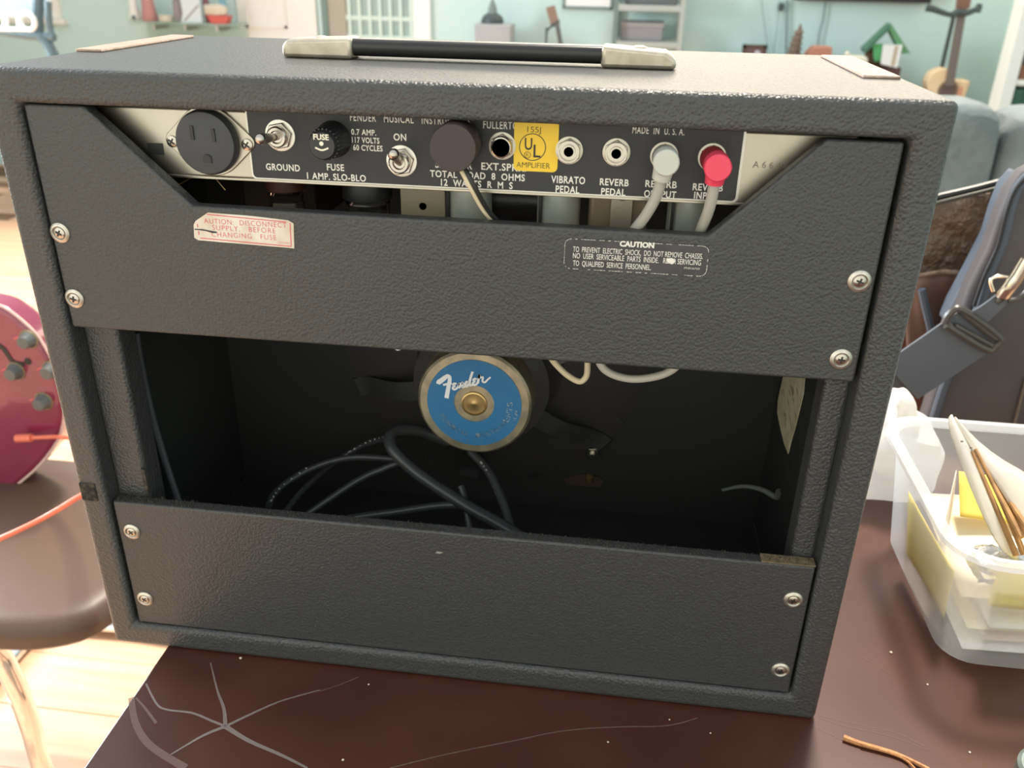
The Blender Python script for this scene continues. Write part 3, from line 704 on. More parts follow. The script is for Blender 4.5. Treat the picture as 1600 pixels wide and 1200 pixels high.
# handle
hy0, hy1 = .095, .115
hd = obj('handle', prism([(y, z) for y, z in round_rect(hy0 + .001, hy1 - .001, .4048, .4148, .0042)], .172, .334, axis='x'), mat('black strap', (.020, .019, .019), .25), amp)
for x0, x1 in ((.1345, .1790), (.3305, .3745)):
    outer_left = x0 < .2
    pts = [(x0, .403), (x0, .4100), (x0 + .004, .4138), (x1, .4156), (x1, .403)] if outer_left else [(x1, .403), (x1, .4090), (x1 - .006, .4132), (x0, .4156), (x0, .403)]
    c_ = obj('handle_cap', prism(pts, hy0 - .001, hy1 + .001), capmetal, hd, bevel=.0025)
    c_['label'] = 'pale metal handle end cap'
    mx_ = (x0 + x1) / 2
    obj('rivet', lathe([(-.001, .0050), (.0004, .0042), (.0010, .0025), (.0012, 0)], (mx_, .105, .4144), 'z', 20), capmetal, hd)
# raised peach strips along both ends of the top
strip_m = mat('peach coloured tape strip', (.36, .25, .19), .5, noise=(60, (.42, .30, .24), .2), bump=('noise', 300, .8, .0015))
for xa, xb in ((.002, .020), (.479, .500)):
    o = obj('edge_strip', B(xa, xb, .088, .214, .4028, .4048), strip_m, amp, bevel=.001); o['label'] = 'peach coloured strip on the top edge'

# ---------------------------------------------------------------- plugs and cables
# speaker plug: big round right angle plug with twin wire
pc = PY(708, 231, CY - .022)
sp = thing('speaker_plug', (pc.x, CY - .012, pc.z), 'round dark brown speaker plug with black and white twin wire', 'plug')
obj('plug_body', lathe([(-.0125, 0), (-.0125, .0120), (-.0118, .0124), (.0030, .0124), (.0036, .0118), (.0036, 0)], (pc.x, CY - .011, pc.z), 'y', 48), brownblack, sp)
obj('plug_shaft', lathe([(0, .0030), (.016, .0030)], (pc.x + .002, CY - .009, pc.z), 'y', 16), chrome, sp)
wp = [PY(722, 262, .006), PY(737, 290, .004), PY(760, 330, .012), PY(785, 356, .022), PY(800, 372, .040), (.285, .07, .300)]
obj('black_wire', tube([Vector(p) + Vector((.0013, 0, .0)) for p in wp], .0013, 10), blackrubber, sp)
obj('white_wire', tube([Vector(p) + Vector((-.0011, -.0003, -.0002)) for p in wp], .0012, 10), beige_wire, sp)
def rca_cable(name, head, cap_r, jk, m_head, m_col, path, cat_label):
    t = thing(name, (jk[0], CY - .01, jk[1]), cat_label, 'cable', None)
    hc = PY(*head, CY - .026)
    obj('plug_collar', tube([(jk[0], CY - .004, jk[1]), (hc.x, CY - .020, hc.z)], .0066, 24, k=1), m_col, t)
    ph = obj('plug_head', lathe([(-.0065, 0), (-.0065, cap_r - .0006), (-.0058, cap_r), (.005, cap_r)], (hc.x, CY - .020, hc.z), 'y', 40), m_head, t)
    p1 = PY(*path[0], CY - .018)
    obj('plug_sleeve', tube([(hc.x, CY - .0195, hc.z), p1], (.0056, .0048), 20, k=1), m_head, t)
    pts = [Vector((hc.x, CY - .0195, hc.z)).lerp(p1, .8)] + [PY(x, y, yy) for x, y, yy in path[1:]]
    obj('cable_jacket', tube(pts, .0030, 12), grey_cable, t)
rca_cable('reverb_cable', (1041, 255), .0066, r1, grey_plastic, mat('smoky grey collar', (.16, .16, .14), .3), [(1033, 280), (1026, 305, .004), (1010, 335, .008), (990, 362, .016), (975, 390, .032), (965, 430, .06)], 'grey cable with pale grey right-angle plug in the amplifier')
rca_cable('reverb_cable', (1122, 263), .0068, r2, red_plastic, darkred_plastic, [(1116, 286), (1112, 310, .004), (1105, 335, .008), (1093, 365, .018), (1085, 395, .034), (1080, 430, .06)], 'grey cable with bright red right-angle plug in the amplifier')
tag(obj('hanging_cable', tube([PY(930, 545, .055), PY(940, 572, .055), PY(960, 586, .055), PY(990, 592, .055), (PY(1025, 588, .055)), PY(1050, 578, .055), PY(1068, 560, .055)], .0026, 12), mat('light grey cable', (.50, .47, .42), .45)), 'light grey cable loop hanging behind the upper back panel', 'cable')
tag(obj('speaker_wire', tube([PY(852, 545, .08), PY(866, 566, .08), PY(885, 585, .08), PY(905, 596, .08), PY(916, 588, .08), PY(918, 570, .08), PY(917, 550, .08)], .0021, 12), beige_wire), 'beige wire loop hanging beside the speaker magnet', 'wire')
tag(obj('speaker_terminal', tube([PY(616, 535, .13), PY(622, 544, .13), PY(628, 535, .13)], .0022, 8), mat('white lug', (.75, .75, .72), .5)), 'small white wire end showing under the upper panel', 'wire')
# power cord coiled inside
cord_m = mat('black power cord', (.045, .048, .050), .33, bump=('noise', 300, .1, .0004))
cord = thing('power_cord', (.23, .13, T), 'black power cord coiled inside the amplifier below the speaker', 'cord')
def cseg(name, pts, r): return obj(name, tube([PY(x, y, Y) for x, y, Y in pts], r, 12), cord_m, cord)
cseg('cord_bundle', [(700, 690, .15), (650, 672, .14), (615, 676, .125), (612, 700, .11), (650, 738, .10), (720, 785, .085), (790, 825, .065), (850, 865, .045)], .0048)
cseg('cord_loop', [(480, 835, .06), (540, 812, .07), (620, 800, .08), (690, 790, .085), (735, 793, .085), (790, 820, .07), (830, 850, .05)], .0030)
cseg('cord_loop', [(470, 812, .07), (500, 790, .08), (560, 750, .10), (600, 732, .11), (628, 722, .112)], .0026)
cseg('cord_loop', [(420, 790, .07), (435, 765, .09), (480, 735, .11), (540, 716, .12), (600, 716, .12), (640, 722, .115)], .0026)
cseg('cord_loop', [(440, 810, .07), (470, 770, .10), (520, 725, .14), (570, 695, .15), (612, 684, .14)], .0026)
cseg('cord_loop', [(735, 705, .13), (762, 735, .115), (782, 775, .095), (795, 815, .075), (800, 850, .06)], .0034)
cseg('cord_loop', [(720, 760, .10), (728, 790, .09), (735, 830, .075), (738, 860, .06)], .0030)
def specks(pts, n):
    P = smooth_path([PY(x, y, Y) for x, y, Y in pts]); bm = bmesh.new()
    for i in range(n):
        p = P[int(len(P) * i / n)] + (CAM - P[int(len(P) * i / n)]).normalized() * .0033
        s = random.uniform(.0006, .0011); box(bm, p.x - s, p.x + s * .6, p.y - .0001, p.y, p.z - s, p.z + s * .5)
    return bm
for pp in ([(424, 782, .074), (440, 760, .09), (482, 729, .11)], [(545, 706, .135), (575, 690, .145), (600, 682, .14)], [(752, 722, .12), (766, 745, .11), (780, 785, .092)]):
    obj('cord_printing', specks(pp, 9), mat('pale print', (.36, .36, .34), .7), cord, smooth=False)
tag(obj('inner_wire', tube([PY(212, 520, .06), PY(218, 560, .06), PY(235, 640, .062), PY(258, 720, .062), PY(285, 800, .055)], .0026, 10), mat('grey black wire', (.09, .10, .11), .4)), 'dark wire running down inside the left of the amplifier', 'wire')
tag(obj('inner_cable', tube([PY(1128, 766, .14), PY(1160, 760, .14), PY(1190, 765, .135), PY(1212, 776, .13), PY(1218, 768, .128)], (.0012, .0030), 10), mat('dim grey cable', (.13, .14, .13), .5)), 'thin grey cable lying low inside the right of the amplifier', 'cable')

# ---------------------------------------------------------------- plastic tub with papers
tubm = frosted('frosted clear plastic', (.86, .88, .92), .70, .05, .35)
tb = thing('storage_tub', (.72, .15, 0), 'frosted clear plastic tub of papers on the table beside the amplifier', 'tub')
Zr = .110
def ring_pts(x0, x1, y0, y1, z, r, n=6): return [Vector((x, y, z)) for x, y in round_rect(x0, x1, y0, y1, r, n)]
def skin(rings, bm=None, close_bottom=True):
    bm = bm or bmesh.new(); RR = [[bm.verts.new(p) for p in r] for r in rings]; n = len(RR[0])
    for a, b in zip(RR, RR[1:]):
        for i in range(n): bm.faces.new((a[i], a[(i + 1) % n], b[(i + 1) % n], b[i]))
    if close_bottom: bm.faces.new(RR[0][::-1])
    bmesh.ops.recalc_face_normals(bm, faces=bm.faces[:]); return bm
X1 = .92
body = skin([ring_pts(.615, X1 - .02, .074, .222, .0012, .018), ring_pts(.606, X1 - .012, .066, .232, .006, .024), ring_pts(.594, X1 - .004, .052, .244, .100, .030), ring_pts(.592, X1 - .002, .050, .246, Zr - .004, .030)])
obj('tub_wall', body, tubm, tb)
rim = skin([ring_pts(.592, X1 - .002, .050, .246, Zr - .006, .030), ring_pts(.584, X1 + .004, .042, .254, Zr - .004, .036), ring_pts(.584, X1 + .004, .042, .254, Zr, .036), ring_pts(.592, X1 - .002, .050, .246, Zr + .001, .030), ring_pts(.594, X1 - .004, .052, .244, Zr - .003, .029)], close_bottom=False)
obj('tub_rim', rim, frosted('rim plastic', (.90, .91, .94), .50, .07, .3), tb)
def sheet(name, pts, m, label, cat='paper', group=None, th=.0004, wob=.002):
    """curled sheet through a 4-corner patch"""
    a, b, c, d = [Vector(p) for p in pts]; bm = bmesh.new(); n = 8; g = []
    ph = random.random() * 6
    for i in range(n + 1):
        row = []
        for j in range(n + 1):
            u, v = i / n, j / n; p = a.lerp(b, u).lerp(d.lerp(c, u), v)
            p.z += wob * math.sin(3 * u + ph) * math.cos(2.4 * v + ph); row.append(bm.verts.new(p))
        g.append(row)
    for i in range(n):
        for j in range(n): bm.faces.new((g[i][j], g[i + 1][j], g[i + 1][j + 1], g[i][j + 1]))
    o = obj(name, bm, m, None, solid=th); return tag(o, label, cat, group)
ywp = mat('pale yellow paper', (.86, .68, .14), .8); whp = mat('white paper', (.80, .78, .74), .8); pnp = mat('pinkish paper', (.74, .60, .55), .8); crm = mat('cream paper', (.80, .72, .55), .8)
for i, (m, x0, x1, y0, y1, z, l) in enumerate(((whp, .625, .89, .082, .215, .006, 'white paper at the bottom of the plastic tub'), (pnp, .640, .86, .086, .20, .012, 'pinkish paper low in the plastic tub'),
        (crm, .628, .84, .090, .20, .019, 'cream paper in the middle of the tub stack'), (whp, .640, .88, .084, .21, .026, 'white sheet over the cream paper in the tub'))):
    sheet('paper', [(x0, y0, z), (x1, y0 + .01, z), (x1, y1, z + .004), (x0 + .005, y1, z)], m, l, wob=.0015)
sheet('paper', [(.630, .078, .050), (.78, .074, .050), (.78, .062, .098), (.622, .064, .098)], ywp, 'yellow paper standing against the front wall of the tub', wob=.001)
sheet('paper', [(.612, .095, .022), (.607, .175, .020), (.602, .19, .072), (.606, .088, .070)], ywp, 'yellow handwritten note standing against the left wall of the tub', wob=.001)
sheet('paper', [(.640, .175, .062), (.70, .170, .060), (.705, .205, .082), (.645, .21, .084)], mat('deep yellow paper', (.85, .62, .12), .8), 'deep yellow slip lying in the middle of the tub', wob=.001)
sheet('paper', [(.622, .10, .040), (.69, .085, .046), (.72, .225, .058), (.625, .225, .050)], crm, 'large cream sheet on top of the papers in the tub', wob=.003)
sheet('envelope', [(.610, .130, .060), (.645, .215, .082), (.652, .222, .052), (.618, .128, .036)], mat('pale envelope', (.72, .64, .56), .8), 'pale envelope leaning inside the left end of the tub', 'envelope', wob=.001)
sheet('paper', [(.73, .10, .060), (.90, .10, .06), (.90, .22, .095), (.72, .23, .09)], mat('blush paper', (.80, .62, .54), .8), 'blush sheet lying at the right end of the tub', wob=.003)
# wrapped bundle of brown sticks sticking out of the tub
p_top = PY(1482, 652, .175); p_bot = Vector((.665, .105, .052))
wr = thing('wrapped_bundle', tuple(p_bot), 'white plastic wrapped bundle of brown sticks jutting up from the tub', 'packet')
dirv = (p_top - p_bot)
def bundle_poly(pix, Y0, Y1):
    out = []
    for (x, y), f in pix: out.append(PY(x, y, Y0 + (Y1 - Y0) * f))
    return out
milky = frosted('milky wrapper', (.93, .91, .86), .25, .15, .2)
def film(left, right, name):
    bm = bmesh.new(); A_, M_, B_ = [], [], []; n_ = len(left)
    for i in range(n_):
        f = i / (n_ - 1); Y = .180 - .085 * f
        l, r_ = PY(*left[i], Y), PY(*right[i], Y + .008); m_ = (l + r_) / 2 + Vector((0, -.010, .007 + .002 * math.sin(5 * i)))
        A_.append(bm.verts.new(l)); M_.append(bm.verts.new(m_)); B_.append(bm.verts.new(r_))
    for i in range(n_ - 1):
        bm.faces.new((A_[i], M_[i], M_[i + 1], A_[i + 1])); bm.faces.new((M_[i], B_[i], B_[i + 1], M_[i + 1]))
    obj(name, bm, milky, wr, sub=1, solid=.0006)
film([(1479, 647), (1482, 675), (1497, 715), (1514, 760), (1535, 810), (1568, 875)], [(1483, 650), (1502, 672), (1522, 715), (1542, 765), (1563, 815), (1598, 880)], 'wrapper_flap')
film([(1484, 650), (1510, 690), (1530, 720), (1552, 750), (1578, 795), (1612, 850)], [(1486, 652), (1528, 690), (1570, 722), (1620, 745), (1660, 790), (1700, 850)], 'wrapper_flap')
brown = mat('tan dried stick', (.50, .27, .10), .7, noise=(60, (.33, .17, .07), .15))
for i, (a, b) in enumerate((((1519, 705), (1588, 868)), ((1524, 702), (1600, 866)), ((1530, 715), (1596, 840)), ((1536, 722), (1612, 850)), ((1548, 740), (1606, 826)))):
    obj('stick', tube([PY(*a, .150), PY((a[0] + b[0]) / 2 + 3 * (i % 2), (a[1] + b[1]) / 2, .118), PY(*b, .088)], (.0012, .0022), 8), brown, wr)
sp2 = bmesh.new()
for x, y in ((1503, 690), (1508, 698), (1517, 700), (1521, 708), (1526, 713), (1528, 722)): 
    p = PY(x, y, .151); box(sp2, p.x - .0009, p.x + .0009, p.y, p.y + .0004, p.z - .0005, p.z + .0005)
obj('printing', sp2, mat('brown marks', (.2, .12, .06), .8), wr)
fo = cushion(.625, .668, .092, .118, .056, .078, .0022, 5)
tag(obj('foil_scrap', fo, mat('crumpled foil', (.7, .7, .72), .3, .8, bump=('noise', 120, 1, .004))), 'crumpled silver foil scrap on the papers in the tub', 'foil')
# white plastic bag behind the tub
pb = cushion(.545, .665, .272, .37, .0005, .075, .004, 7)
tag(obj('plastic_bag', pb, frosted('thin white plastic', (.88, .87, .85), .12, .1, .25), sub=1), 'crumpled white plastic bag behind the tub', 'bag')
o = cushion(*(lambda a, b: (a.x, b.x))(PY(1392, 640, .30), PY(1432, 640, .30)), .285, .315, .0745, PY(1410, 612, .30).z, .0015, 6)
for v in o.verts:
    k_ = (v.co.z - .0745) / .06; v.co.x = .607 + (v.co.x - .607) * max(.25, 1.25 - .7 * k_) - .004 * k_
tag(obj('bag_knot', o, frosted('bag top plastic', (.86, .83, .79), .08, .1, .25), sub=1), 'gathered white top of plastic bag standing above the tub rim', 'bag')
# wood splinter and corner item
s0, s1, s2, s3 = PZ(1318, 1152, .002), PZ(1345, 1162, .002), PZ(1400, 1178, .002), PZ(1452, 1202, .002)
stk = tube([s0, s1, s2, s3], (.0022, .0012), 7); tube([s1 + Vector((0, -.001, .001)), s2 + Vector((.002, -.002, 0)), s3 + Vector((-.008, -.002, 0))], (.0012, .0005), 6, stk)
tag(obj('wood_splinter', stk, mat('raw orange wood', (.55, .25, .09), .6, noise=(400, (.35, .14, .05), .15), bump=('noise', 500, .5, .001))), 'thin orange wood splinter lying on the table front right', 'splinter')
q = PZ(1600, 1195, 0.004)
tag(obj('jar_lid', lathe([(0, .020), (.001, .0215), (.010, .0215), (.012, .0195), (.012, .016), (.0108, .014), (.0108, 0)], (q.x + .0135, q.y - .010, .0002), 'z', 40), mat('teal metal lid', (.30, .36, .34), .35, .6)), 'round pale metal lid at the lower right corner of the table', 'lid')

# ---------------------------------------------------------------- chair at left with the red guitar
seat_m = mat('brown vinyl', (.090, .050, .035), .45, noise=(3, (.12, .072, .052), .2))
chair = thing('chair', (-.52, .48, FL), 'brown vinyl chair with chrome frame carrying the red guitar', 'chair')
SZ = -.300
f0 = PZ(-60, 1000, SZ); f1 = PZ(50, 1004, SZ); f2 = PZ(160, 940, SZ); 
# seat outline (x, y), rounded near corner, tub-like edge
outl = [(-.78, .33), (-.60, .315), (-.45, .300), (-.37, .300), (-.310, .318), (-.280, .350), (-.268, .42), (-.285, .54), (-.33, .66), (-.42, .690), (-.60, .695), (-.78, .69)]
bm = bmesh.new()
prof = [(-.055, .86), (-.052, .93), (-.038, .99), (-.022, 1.0), (-.008, .975), (-.001, .93), (0, .86)]
cx_, cy0 = -.52, .48; rings = []
for dz, k_ in prof:
    rings.append([Vector((cx_ + (x - cx_) * k_, cy0 + (y - cy0) * k_, SZ + dz)) for x, y in [(p.x, p.y) for p in smooth_path([(*q, 0) for q in outl] + [(*outl[0], 0)], 3)[:-1]]])
bm = skin(rings); bm.faces.new(bm.verts[-len(rings[0]):] if False else [v for v in bm.verts][-len(rings[0]):])
bmesh.ops.recalc_face_normals(bm, faces=bm.faces[:])
obj('seat', bm, seat_m, chair)
bk = cushion(-.90, -.645, .70, .75, -.26, -.12, 0, 6)
obj('backrest', bk, seat_m, chair)
chrm = mat('polished chrome', (.85, .85, .85), .07, 1)
lp = [(-.47, .62, -.372), (-.45, .42, -.372)] + [tuple(PY(x, y, .315)) for x, y in ((-22, 992), (4, 1030), (28, 1080), (48, 1135), (66, 1200))] + [ (-.366, .300, FL + .05), (-.366, .34, FL + .016), (-.366, .75, FL + .016)]
obj('frame', tube(lp, .0135, 16), chrm, chair)
lp2 = [(-.78 + (-.366 - x) * -.3 if False else x - .36, y, z) for x, y, z in lp]
obj('frame', tube(lp2, .0135, 16), chrm, chair)
obj('cross_bar', tube([(-.366, .75, FL + .016), (-.55, .76, FL + .016), (-.726, .75, FL + .016)], .0135, 14), chrm, chair)
for x in (-.70, -.84): obj('back_post', tube([(x, .62, -.368), (x, .70, -.365), (x, .735, -.30), (x, .728, -.20)], .010, 12), chrm, chair)
# guitar, leaning back on the seat
gt = thing('electric_guitar', (-.645, .60, SZ), 'glossy red semi-hollow electric guitar standing on the brown chair', 'guitar')
redg = mat('glossy cherry red', (.23, .022, .06), .18, spec=.6, coat=.6, noise=(6, (.28, .035, .085), .2))
GY = .60
gc = (-.655, -.118)
def gcirc(r0, r1=None):
    pts = []
    for i in range(36):
        a = math.radians(-200 + 10 * i); pts.append(a)
    return pts
arc_px = [(-40, 470), (0, 480), (35, 505), (60, 532), (82, 572), (95, 618), (98, 652), (88, 690), (60, 728), (30, 755), (0, 776), (-50, 792)]
arc = [(p[0], p[1]) for p in pxpoly(arc_px, GY)]
cxg = sum(a[0] for a in arc) / len(arc) - .10; 
full = [arc[0]] + arc[1:] + [(-.74, arc[-1][1] + .005), (-.83, -.20), (-.855, -.10), (-.80, .0), (-.745, .045), (-.765, .10), (-.79, .17), (-.76, .24), (-.70, .27), (-.66, .235), (-.655, .17), (-.665, .12)]
ful = [(p.x, p.y) for p in smooth_path([(*q, 0) for q in full] + [(*full[0], 0)], 3)[:-1]]
bdy = obj('body', prism(ful, GY, GY + .045), redg, gt, bevel=.008, seg=4)
bd = [Vector((x, GY + .004, z)) for x, z in ful]; bd.append(bd[0])
obj('binding', tube(bd, .0022, 6, k=1), mat('cream pink binding', (.80, .55, .50), .3), bdy)
obj('f_hole', ribbon([PY(-12, 535, GY - .0008), PY(5, 545, GY - .0008), PY(20, 565, GY - .0008), PY(38, 569, GY - .0008)], (.008, .006), .0006), ink_black, bdy)
q = PY(43, 565, GY - .0012); obj('f_hole_end', lathe([(0, .0055), (-.0005, 0)], (q.x, GY - .0008, q.z), 'y', 20), ink_black, bdy)
kn_m = mat('smoky grey knob', (.12, .13, .13), .3); kn_s = mat('gold knob skirt', (.35, .28, .16), .4, .5)
for px, py in ((37, 535), (17, 585), (61, 632), (73, 583)):
    q = PY(px, py, GY - .012)
    kk = obj('knob', lathe([(0, .0135), (-.003, .0130), (-.006, .0105), (-.014, .0095), (-.0155, .0085), (-.0158, 0)], (q.x, GY, q.z), 'y', 20), kn_m, gt)
    obj('knob_skirt', lathe([(-.0006, .0150), (-.0022, .0142)], (q.x, GY, q.z), 'y', 14), kn_s, kk)
    obj('pointer', tube([(q.x - .014, GY - .001, q.z + .003), (q.x - .022, GY - .001, q.z - .001)], .0014, 6, k=1), mat('red pointer', (.8, .15, .15), .4), kk)
obj('neck', prism([(-.735, .20), (-.690, .20), (-.700, .62), (-.730, .62)], GY - .012, GY + .012), mat('dark fretboard', (.05, .03, .025), .5), gt, bevel=.003)
# coral coloured strap ribbon hanging from the guitar
cor = mat('coral rubber lead', (.85, .20, .12), .45)
cl = tube([PY(26, 685, GY - .016), PY(50, 684, GY - .016)], .0062, 10, k=1); tube([PY(50, 684, GY - .016), PY(75, 683, GY - .018), PY(95, 683, GY - .02), PY(135, 690, GY - .08), PY(160, 725, .40), PY(142, 762, .35), (PY(112, 783, .33)), PY(70, 808, .32), PY(30, 828, .30), PY(-10, 846, .285), PY(-50, 862, .28)], .0032, 10, cl)
tag(obj('guitar_lead', cl, cor), 'thin coral lead looping from the red guitar across the brown chair', 'cable')

# ---------------------------------------------------------------- bag on the chair behind the table
BY = .52
seat2 = thing('dining_chair', (.86, .60, FL), 'wooden dining chair under the dark messenger bag behind the table', 'chair')
wdk = mat('dark wood', (.07, .035, .02), .45)
obj('seat', B(.60, 1.12, .44, .84, -.34, -.30), wdk, seat2, bevel=.006)
for x in (.62, 1.06):
    for y in (.46, .78): obj('leg', B(x, x + .04, y, y + .04, FL, -.34), wdk, seat2, bevel=.003)
bag = thing('messenger_bag', (.86, .60, -.30), 'open dark slate messenger bag with brown lining and metal clip', 'bag')
slate = mat('dark slate fabric', (.075, .072, .078), .55, spec=.35, bump=('noise', 1500, .25, .0006), noise=(9, (.10, .085, .085), .2))
bluegrey = mat('blue grey fabric', (.075, .092, .118), .6, bump=('noise', 1500, .3, .0006))
linm = mat('brown satin lining', (.16, .10, .065), .33, spec=.6, noise=(14, (.24, .16, .11), .2), bump=('noise', 18, 1, .06))
webm = mat('grey webbing', (.11, .12, .14), .6, bump=('noise', 700, .6, .0008))
def wavy(pix, Y0, amp_=.006, n=10, Y1=None):
    """4-corner fabric patch (photo corners tl,tr,br,bl) at depth Y0 (top) to Y1 (bottom) with folds"""
    Y1 = Y0 if Y1 is None else Y1; bm = bmesh.new(); g = []
    tl, tr, br_, bl__ = [Vector((*p, 0)) for p in pix]; ph = random.random() * 5
    for i in range(n + 1):
        row = []
        for j in range(n + 1):
            u, v = j / n, i / n; p = tl.lerp(tr, u).lerp(bl__.lerp(br_, u), v)
            Y = Y0 + (Y1 - Y0) * v + amp_ * (math.sin(7 * u + 3 * v + ph) + .6 * math.sin(13 * u - 5 * v + ph))
            row.append(bm.verts.new(PY(p.x, p.y, Y)))
        g.append(row)
    for i in range(n):
        for j in range(n): bm.faces.new((g[i][j], g[i][j + 1], g[i + 1][j + 1], g[i + 1][j]))
    return bm
obj('back_lining', wavy([(1395, 332), (1610, 278), (1680, 720), (1330, 720)], .60, .007), linm, bag, solid=.004)
obj('back_panel', prism(pxpoly([(1385, 352), (1625, 292), (1800, 290), (1810, 640), (1800, 690), (1340, 690)], .66), .66, .69), bluegrey, bag, bevel=.008)
obj('zipper_edge', tube([PY(1380, 334, .585), PY(1450, 312, .585), (PY(1530, 293, .585)), PY(1615, 270, .585)], .0042, 8), mat('black zipper', (.02, .02, .018), .4), bag)
obj('zipper_edge', tube([PY(1380, 343, .58), PY(1450, 321, .58), (PY(1530, 301, .58)), PY(1615, 279, .58)], .0026, 8), mat('olive zipper', (.06, .055, .035), .5), bag)
obj('inner_pocket', wavy([(1412, 428), (1512, 424), (1475, 600), (1420, 620)], .575, .003), mat('brown pocket fabric', (.14, .075, .055), .4, noise=(20, (.19, .11, .08), .2)), bag, solid=.003)
obj('pocket_hem', tube([PY(1412, 430, .570), PY(1440, 430, .570), PY(1475, 425, .570), PY(1512, 427, .570)], .0028, 8), linm, bag)
obj('divider', wavy([(1375, 470), (1445, 430), (1450, 690), (1350, 690)], .592, .002), mat('rust lining', (.17, .07, .045), .5), bag, solid=.003)
obj('side_piping', tube([PY(1440, 452, .565), PY(1446, 480, .565), PY(1455, 520, .565), PY(1462, 575, .565)], .0045, 8), bluegrey, bag)
# front panel swinging toward the right, its edge running diagonally
fpix = [(1860, 300), (1840, 262), (1740, 248), (1640, 254), (1618, 262), (1600, 272), (1578, 300), (1560, 345), (1545, 390), (1515, 450), (1490, 520), (1470, 580), (1445, 660), (1436, 700), (1430, 740), (1870, 740)]
obj('front_panel', prism(pxpoly(fpix, .50), .50, .53), slate, bag, bevel=.008)
gpix = [(1596, 268), (1575, 292), (1560, 330), (1548, 370), (1520, 425), (1490, 480), (1478, 510), (1505, 500), (1530, 450), (1562, 390), (1580, 330), (1600, 300)]
obj('gusset', prism(pxpoly(gpix, .525), .53, .56), bluegrey, bag, bevel=.006)
obj('piping', tube([PY(x, y, .497) for x, y in ((1612, 270), (1592, 292), (1578, 330), (1566, 380), (1545, 430), (1530, 478), (1505, 530), (1480, 590), (1460, 650), (1440, 720))], .0050, 10), bluegrey, bag)
obj('piping', tube([PY(x, y, .492) for x, y in ((1606, 275), (1586, 297), (1572, 335), (1559, 385), (1538, 432), (1522, 478))], .0022, 8), mat('black cord', (.012, .012, .014), .6), bag)
obj('zipper_line', tube([PY(x, y, .54) for x, y in ((1576, 345), (1550, 388), (1528, 430), (1505, 470), (1488, 500))], .0028, 8), linm, bag)
obj('front_pocket_seam', tube([PY(x, y, .497) for x, y in ((1486, 520), (1484, 590), (1462, 655))], .0016, 6), ink_black, bag)
obj('front_pocket_seam', tube([PY(x, y, .497) for x, y in ((1604, 590), (1584, 665))], .0016, 6), mat('brown seam', (.16, .13, .1), .6), bag)
# strap with slider buckle and clip
st0 = [PY(1415, 612, .462), PY(1428, 588, .462), PY(1480, 548, .460), PY(1530, 510, .460)]
obj('strap', ribbon([PY(1408, 595, .463), PY(1460, 560, .462), PY(1530, 512, .460)], .060, .003), webm, bag)
obj('strap', ribbon([PY(1388, 620, .475), PY(1400, 600, .470), PY(1432, 582, .466)], .044, .003), mat('folded webbing', (.09, .10, .10), .7), bag)
bk_m = mat('dark plastic slider', (.07, .062, .055), .35)
bkl = bmesh.new()
bp = [PY(x, y, .455) for x, y in ((1476, 505), (1484, 490), (1503, 484), (1560, 525), (1556, 540), (1540, 545), (1478, 508))]
tube(bp, .0042, 8, bkl, k=4); tube([PY(1492, 508, .455), PY(1550, 540, .455)], .0030, 8, bkl, k=1); tube([PY(1505, 490, .455), PY(1556, 530, .455)], .0032, 8, bkl, k=1)
obj('slider_buckle', bkl, bk_m, bag)
obj('strap_loop', ribbon([PY(1522, 500, .457), PY(1545, 484, .452), PY(1570, 462, .450)], (.022, .014), .003), webm, bag)
brm = mat('bright nickel', (.92, .84, .70), .18, 1)
obj('clasp', tube([PY(1568, 462, .446), PY(1578, 448, .442), PY(1590, 432, .442), PY(1600, 415, .442), PY(1606, 405, .442)], .0092, 14, flat=.6), brm, bag)
obj('clasp_pin', tube([PY(1558, 472, .450), PY(1566, 466, .446)], .0032, 8, k=1), bk_m, bag)
obj('d_ring', tube([PY(x, y, .45) for x, y in ((1552, 455), (1548, 438), (1560, 432), (1580, 434), (1592, 440))], .0018, 8), brm, bag)
obj('d_ring', tube([PY(x, y, .448) for x, y in ((1575, 470), (1592, 466), (1606, 452), (1612, 440))], .0028, 8), bk_m, bag)

# ---------------------------------------------------------------- sofa
SFY = 1.9
sofa_m = mat('blue grey velour', (.15, .18, .185), .9, noise=(9, (.20, .23, .235), .15), bump=('noise', 12, .5, .03))
sofa = thing('sofa', (1.5, 2.1, FL), 'blue grey sofa behind the messenger bag', 'sofa')
zt = PY(1540, 158, SFY).z
a = PY(1380, 240, SFY).x; b = PY(1558, 165, SFY).x; c_ = PY(1561, 165, SFY).x
obj('back_cushion', cushion(a - .10, b, SFY - .10, SFY + .14, -.36, zt, .004, 9, 9), sofa_m, sofa, sub=1)
obj('back_cushion', cushion(c_, c_ + .62, SFY - .10, SFY + .14, -.36, zt - .012, .004, 9, 9), sofa_m, sofa, sub=1)
obj('seat_base', cushion(a - .12, c_ + .64, SFY - .62, SFY + .2, FL + .001, -.33, 0, 6), sofa_m, sofa)
obj('sofa_back', cushion(a - .12, c_ + .64, SFY + .12, SFY + .26, FL + .001, zt - .06, 0, 6), sofa_m, sofa)

# ---------------------------------------------------------------- far side of the room
FY = 4.40
def far_box(pix, Y, d, m, name, parent=None, bevel=.004):
    x0, y0, x1, y1 = pix; a = PY((x0 + x1) / 2, y1, Y); b = PY((x0 + x1) / 2, y0, Y); l = PY(x0, (y0 + y1) / 2, Y); r = PY(x1, (y0 + y1) / 2, Y)
    return obj(name, B(l.x, r.x, Y, Y + d, a.z, b.z), m, parent, bevel=bevel)
